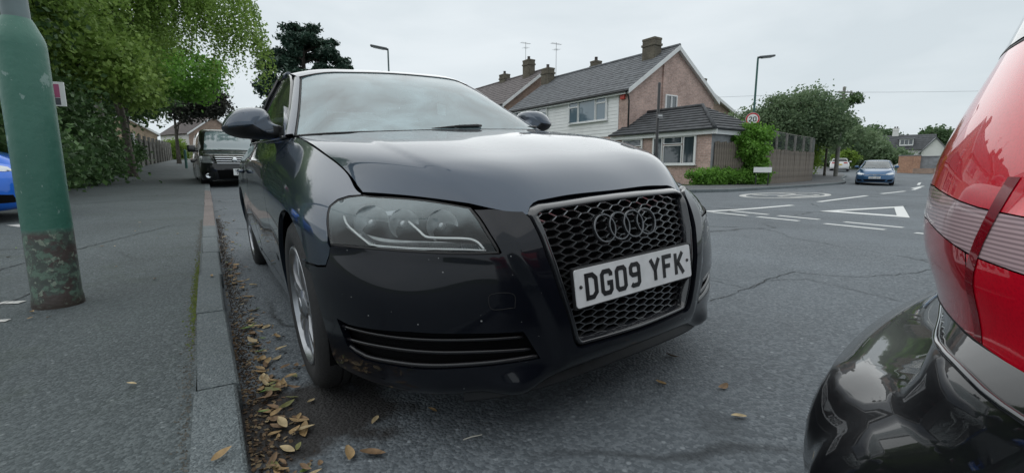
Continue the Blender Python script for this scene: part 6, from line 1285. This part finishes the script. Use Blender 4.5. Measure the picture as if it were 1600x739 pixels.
tree('birch_tree','tall weeping birch overhanging the pavement, its hanging sprays reaching out over the road','tree',[U(-5.2,21.5,7.4,3.2,3.2,2.5),U(-2.9,20.0,7.2,2.2,2.2,1.8),U(-4.9,18.6,6.6,2.3,2.3,2.0),U(-3.4,23.2,5.8,1.8,1.9,1.2)],44000,320,.28,.072,MT['birch_leaf'],(U(-4.3,22.0,.1),7.2,[U(-2.6,20,7.4),U(-.6,19.6,6.8),U(-5,18.6,7),U(-6,22,8.4)],.17,MT['birch_bark'],(-.2,.2)),seed=7,weep=.35,strands=[U(-.9,19.2,6.4,1.9,1.7,1.0),U(-2.1,19.6,6.6,1.6,1.8,1.4),U(.3,19.2,5.3,.8,.9,.7)],nstr=330)
tree('birch_tree','weeping birch above the blue car, its pale branch showing near the top left','tree',[U(-5.4,10.6,5.9,2.2,2.2,1.7),U(-4.0,12.4,5.0,1.5,1.6,1.2),U(-7,12.5,6.4,2.2,2.4,2.2),U(-5.8,9.6,3.6,1.6,1.6,1.4),U(-4.3,15,5.6,1.7,1.8,1.3)],44000,330,.26,.065,MT['birch_leaf'],(U(-5.6,12.4,.2),5.4,[U(-3.6,12.6,5.4),U(-5,10.4,6.2),U(-3.9,11.2,4.6)],.13,MT['birch_bark'],(.2,0)),seed=9,weep=.5,drop=.7)
tree('street_tree','bright green leafy tree further up the pavement, spreading over the people carrier','tree',[U(-3.6,29.5,5.8,2.2,2.2,1.5),U(-1.6,29.0,5.0,1.7,1.7,1.2),U(-3.4,26.0,4.6,1.4,1.5,.9),U(-4,33,5.4,2,2,1.6)],26000,220,.32,.115,MT['bright_leaf'],(U(-4.4,30,.1),4.6,[U(-3.6,29.5,6.1),U(-1.6,29,5.0)],.16,MT['bark']),seed=11)
tree('dark_tree','dark shady tree filling the gap under the birch, over the grey fence','tree',[U(-5.2,33,4.4,2.4,3,1.9),U(-6.2,38,6.0,3.2,3.2,2.6),U(-4.0,37,4.4,1.6,2,1.2),U(-7.5,30,4.0,2.2,3,2.6)],30000,230,.4,.15,MT['dark_leaf'],(U(-5.6,34.5,.1),4.4,[U(-5.2,33,4.6),U(-6,38,5.4)],.2,MT['bark']),seed=13)
tree('copper_beech','small dark bronze leaved tree showing just left of the people carrier roof','tree',[U(-2.2,46,5.4,2.4,2.2,1.7),U(-.4,46,5.0,1.3,1.3,.9)],11000,130,.34,.16,MT['copper_leaf'],(U(-3,46,.1),4.2,[U(-2.2,46,5.4),U(-.4,46,4.3)],.16,MT['bark']),seed=15)
tree('leaning_trunk_tree','leaning grey trunk at the edge of the pavement under the birch crown','tree',[U(-4.6,24.2,4.4,1.6,1.6,1.0),U(-5.2,26.2,3.6,1.4,1.6,1.1)],10000,110,.3,.09,MT['dark_leaf'],(U(-3.5,21.6,.1),3.8,[U(-4.6,24.2,4.6)],.15,MT['bark'],(-.5,.3)),seed=17)
tree('garden_shrub','yellow green shrub at the far end of the pavement','shrub',[U(-4.2,72,1.3,1.6,1.6,1.2)],4000,60,.3,.16,MT['lime_leaf'],seed=19)
tree('ivy_stump','ivy covered stump beside the foot of the leaning trunk','shrub',[U(-4.4,24.0,.7,.7,.9,.8),U(-4.6,27,.8,.8,1.2,.9)],6000,70,.2,.09,MT['dark_leaf'],seed=21)
# pine in the distance
r_=np.random.default_rng(31); PB=[]
for z,w_ in ((5.2,4.6),(6.8,4.9),(8.2,4.6),(9.6,4.2),(11.0,3.5),(12.4,2.9),(13.6,2.1),(14.7,1.2)):
    for j in range(9 if w_>2 else 5):
        a=j*2*math.pi/9+r_.uniform(0,1); rad=w_*r_.uniform(.45,1.05); rad*=1.1; PB.append((-20.6+rad*math.cos(a),48+rad*math.sin(a),z+r_.uniform(-.4,.4)-(rad/w_)*.5,1.25*r_.uniform(.6,1.1),1.25,.50*r_.uniform(.7,1.2)))
tree('pine_tree','tall dark pine with layered plates of needles above the hatchback roof','tree',PB,60000,950,.20,.17,MT['pine_leaf'],((-20.9,48,.5),13.8,[(b[0],b[1],b[2]-.2) for b in PB[::3]],.34,MT['bark']),seed=33,up=.8,stretch=2.2,shell=(.3,1.))
# right: ivy bush round the lamp, hedge, trees behind the fence
k_=.922
tree('ivy_bush','bright green ivy bush wrapped round the street lamp under the 20 sign','shrub',[(x*k_,y*k_,.06+z*k_,p*k_,q*k_,w_*k_) for x,y,z,p,q,w_ in [(12.5,24.4,.9,.95,.8,1.0),(12.0,24.2,2.0,.95,.75,.85),(12.95,24.5,2.15,.75,.7,.7),(12.3,24.4,2.65,.75,.65,.45),(11.6,24.0,1.9,.55,.5,.7)]],15000,170,.15,.10,MT['bright_leaf'],((11.5,22.6,.1),1.8,[(11.2,22.4,2.3)],.05,MT['bark']),seed=41)
tree('low_hedge','low bright green hedge along the corner pavement in front of the brick extension','hedge',[(8.2+.5*i,20.4+.29*i,.42,.42,.42,.36) for i in range(9)]+[(12.3,22.9,.35,.5,.4,.35)],15000,200,.13,.075,MT['bright_leaf'],seed=43)
RB=[(17.9,34.5,3.6,2.0,2.0,2.0),(19.6,33.6,4.3,2.0,2.0,1.9),(21.3,34,4.8,1.9,2,1.6),(22.9,35,4.3,1.8,1.8,2.0),(20.5,36,3.4,3.0,2.0,2.0),(18.4,33,2.6,1.9,1.5,1.4),(22.6,36,5.2,1.1,1.2,1.0)]
tree('spreading_tree','wide grey green tree standing behind the curved board fence','tree',RB,46000,420,.34,.12,MT['grey_leaf'],((20.2,35,.2),3.4,[(18.2,34.5,4.4),(19.8,33.8,5.6),(21.4,34,5.9),(23,35,5)],.2,MT['bark']),seed=45,weep=.10,drop=.4)
tree('sparse_tree','thin dark tree with open branches beside the telegraph pole','tree',[(24.8,36.5,5.2,1.0,1.0,.6),(25.6,36.4,4.2,.8,.8,.5),(25.9,36,6.0,.7,.7,.35),(25.2,37,3.2,.8,.8,.5)],5200,70,.22,.13,MT['dark_leaf'],((25.0,37,.3),5.6,[(24.6,36.5,5.6),(25.8,36.4,4.6),(26.2,36,6.1),(25,37,6.4)],.09,MT['bark']),seed=47)
tree('lime_shrub','yellow green conifers behind the right end of the board fence','shrub',[(24.0,38,2.6,1.2,1.3,1.7),(25.2,39.6,2.0,.9,1.0,1.4),(22.8,38,3.0,1.1,1.1,1.3)],9000,110,.24,.13,MT['lime_leaf'],seed=49)
tree('yard_tree','dark green trees beyond the telegraph pole above the white car','tree',[(43.5,60,4.4,3.0,2.6,2.6),(47,63.5,4.0,2.8,2.6,2.4),(51.5,67,3.6,2.2,2.2,1.9)],14000,140,.4,.22,MT['grey_leaf'],((45,62,1.2),3,[(43.5,60,4.2)],.16,MT['bark']),seed=51)
tree('round_bush','clipped lime green bush just above the white car','shrub',[(40.2,56,2.0,1.3,1.2,.9)],3500,50,.22,.15,MT['lime_leaf'],seed=53)
tree('garden_bush','dark green shrubs in front of the far white house','shrub',[(56,72,2.9,3.4,2,1.5),(60,74,2.8,3,2,1.4),(51,68,2.2,2.4,2,1.2)],9000,110,.36,.26,MT['grey_leaf'],seed=55)
tree('far_tree','broad domed tree rising behind the far white house','tree',[(86,112,7.4,5.2,4,3.0),(82,111,6.0,3.6,3.5,2.6),(90.5,113,7.0,3.6,3.5,2.5)],16000,170,.6,.42,MT['far_leaf'],((86,112,2),5,[(86,112,7)],.4,MT['bark']),seed=57)
tree('far_tree','smaller domed tree behind the right end of the far white house','tree',[(98,108,7.4,4.2,3,2.4),(102.5,108,6.4,3,3,2)],9000,100,.55,.42,MT['far_leaf'],((99,108,2),5,[(98,108,7)],.4,MT['bark']),seed=59)
tree('hedge_bank','dark hedge and trees closing the far end of the side road','hedge',[(44+4.2*i,84+2.5*i+3*math.sin(i*1.3),2.6,3.2,2,1.8+.6*math.sin(i*2.)) for i in range(7)],14000,150,.5,.33,MT['grey_leaf'],seed=61)
# ------------------------------------------------------------ fallen leaves, twig and gutter dirt
def dryleaf(seed,col):
    r_=np.random.default_rng(seed); n=7; V=[];F=[]; curl=r_.uniform(.15,.5); tw=r_.uniform(-.5,.5); wd=r_.uniform(.36,.5)
    for i in range(n+1):
        t=i/n; w_=wd*math.sin(math.pi*min(1,t*.96+.04))**.8*(1-.25*t); x=t-.5; zc=curl*(x*x*1.2)+.03; yb=.10*math.sin(t*3+seed)
        for s in (-1,0,1): V.append((x,yb+s*w_*.5,zc+(abs(s)*w_*(.28+.2*tw*s)) ))
    for i in range(n):
        for e in (0,1): F.append((i*3+e,i*3+e+1,i*3+e+4,i*3+e+3))
    o=mk('fallen_leaf',V,F,col,None); return o.data,o
LC=[simple('dry_leaf_tan',(.31,.21,.10),rough=.7,vary=.35,vscale=3),simple('dry_leaf_brown',(.19,.12,.065),rough=.7,vary=.4,vscale=3),simple('dry_leaf_pale',(.42,.33,.19),rough=.7,vary=.3,vscale=3),simple('dry_leaf_olive',(.17,.17,.06),rough=.65,vary=.3,vscale=3),simple('green_leaf',(.14,.22,.05),rough=.55,vary=.3,vscale=3)]
LM=[]
for i in range(14):
    me,o=dryleaf(100+i,LC[[0,1,2,0,1,3,2,0,4,1,0,2,3,1][i]]); D.objects.remove(o); LM.append(me)
r_=np.random.default_rng(77)
def leaf(u,v,size,label,group=None,k=None,z=.004,rot=None,off=0,tilt=.14):
    i=int(r_.integers(14)) if k is None else k; o=D.objects.new('fallen_leaf',LM[i]); COL.objects.link(o); x,y,zz=gp(u,v,off); o.location=(x,y,zz+z); o.scale=(size,)*3; o.rotation_euler=(float(r_.normal(0,tilt)),float(r_.normal(0,tilt)),float(r_.uniform(0,6.28)) if rot is None else rot); tag(o,label,'leaf',group); return o
GL=('dry curled leaf in the drift of leaves lying along the kerb gutter','leaf drift in the gutter')
for i in range(135):
    v=float(np.interp(r_.random(),[0,.12,.5,.8,1],[.15,.45,1.05,1.75,3.4])); c=float(np.interp(v,[0,1,2,4],[-1.02,-.99,-1.0,-1.03])); u=c+float(abs(r_.normal(0,.055 if v>1.6 else .062)))-.04
    k=int(r_.integers(14)); tone=('tan','dark brown','pale buff','olive','green')[[0,1,2,0,1,3,2,0,4,1,0,2,3,1][k]]; zone='nearest the camera' if v<.75 else ('level with the front bumper' if v<1.25 else ('beside the front tyre' if v<2.0 else 'beyond the front tyre'))
    leaf(u,v,float(r_.uniform(.024,.074)),tone+' leaf in the gutter drift along the kerb, '+zone,GL[1],k,z=float(r_.uniform(.002,.018)))
for i in range(22): leaf(float(-1.05+abs(r_.normal(0,.10))),float(r_.uniform(3.2,9)),float(r_.uniform(.04,.06)),'small dry leaf further back along the gutter past the wheel','leaves along the far gutter')
def at_px(name): pass
for (u,v,s,k,lab) in ((-.86,.31,.075,0,'long tan leaf lying on the road nearest the camera under the bumper corner'),(-.80,.27,.080,1,'torn brown leaf on the road to the right of the long tan leaf'),(-.74,.45,.045,2,'pale oval leaf at the edge of the damp patch'),(-.56,.40,.042,3,'olive leaf in the shade under the front bumper'),(.20,.06,.060,0,'single tan leaf on the road below the number plate'),(.42,.18,.055,1,'brown leaf under the right end of the grille'),(.23,-.22,.050,2,'pale leaf lying alone on the road at the bottom right'),(.36,-.08,.05,1,'small brown leaf on the open road right of the tan leaf'),(-1.40,.92,.038,2,'pale leaf lying on the pavement left of the kerb'),(-1.16,.32,.060,0,'curled tan leaf lying on top of the nearest kerb stone'),(-1.16,2.5,.05,0,'tan leaf lying on the kerb stone beyond the chipped joint')):
    onp=u<-1.1; leaf(u,v,s,lab,None,k,.006,None,.104 if onp else 0,.12)
for i in range(26):
    u=float(r_.uniform(-2.6,-1.3)); v=float(r_.uniform(1.2,6)); leaf(u,v,float(r_.uniform(.018,.035)),'small dry leaf scrap on the pavement between kerb and lamp post','leaf scraps on the pavement',None,.003,None,.104,.1)
m=MB(); x,y,z=gp(-.52,.19); m.tube([(x-.025,y-.012,z+.006),(x,y,z+.008),(x+.03,y+.014,z+.006)],[.0018,.0022,.0015],6); tag(m.build('stick',simple('pale_stick',(.5,.48,.42),rough=.7)),'pale thin stick lying on the road in front of the bumper','stick')
# soil and grit: countless crumbs in the gutter and behind the kerb
n=5200; v=r_.uniform(-.3,7,n); u=-1.085+np.abs(r_.normal(0,.05,n))*(.6+.6*np.sin(v*2.3)**2); x,y=uv2w(u,v); z=zg(x,y)+.002; s=r_.uniform(.0015,.0055,(n,1)); C=np.stack([x,y,z],1)
T4=np.array([(1,0,-.4),(-.5,.87,-.4),(-.5,-.87,-.4),(0,0,.8)]); V=(C[:,None]+T4[None]*s[:,None]).reshape(-1,3); F=(np.arange(n)[:,None,None]*4+np.array([(0,1,3),(1,2,3),(2,0,3)])[None]).reshape(-1,3); o=mknp('gutter_grit',V,F,simple('gutter_soil',(.05,.038,.028),rough=.95,vary=.5,vscale=40)); o['kind']='stuff'
n=1500; v=r_.uniform(-.3,6,n); u=-1.232-np.abs(r_.normal(0,.018,n)); x,y=uv2w(u,v); C=np.stack([x,y,zg(x,y)+.102],1); s=r_.uniform(.002,.005,(n,1)); V=(C[:,None]+T4[None]*s[:,None]).reshape(-1,3); F=(np.arange(n)[:,None,None]*4+np.array([(0,1,3),(1,2,3),(2,0,3)])[None]).reshape(-1,3); o=mknp('kerb_grit',V,F,simple('pale_grit',(.13,.125,.11),rough=.95,vary=.5,vscale=40)); o['kind']='stuff'
n=700; v=np.concatenate([r_.normal(2.55,.35,n//2),r_.normal(1.85,.3,n//2)]); u=-1.236-np.abs(r_.normal(0,.012,n)); x,y=uv2w(u,v); C=np.stack([x,y,zg(x,y)+.102],1); s=r_.uniform(.003,.007,(n,1)); V=(C[:,None]+T4[None]*s[:,None]).reshape(-1,3); F=(np.arange(n)[:,None,None]*4+np.array([(0,1,3),(1,2,3),(2,0,3)])[None]).reshape(-1,3); o=mknp('moss',V,F,simple('yellow_green_moss',(.10,.13,.025),rough=.95,vary=.4,vscale=30)); o['kind']='stuff'
n=1100; v=np.concatenate([np.abs(r_.normal(.9,.6,n//2)),r_.uniform(.1,5,n//2)]); u=-1.045+r_.normal(0,.035,n)*1.3; u=np.maximum(u,-1.092); x,y=uv2w(u,v); C=np.stack([x,y,zg(x,y)+.003],1); lv=leafcloud('leaf_crumbs',None,C,.011,r_.uniform(0,1,n),leafmat('leaf_crumbs',(.07,.045,.03),(.15,.10,.06),(.26,.2,.12),.05,.8),r_,up=3,stretch=1.6); lv['kind']='stuff'
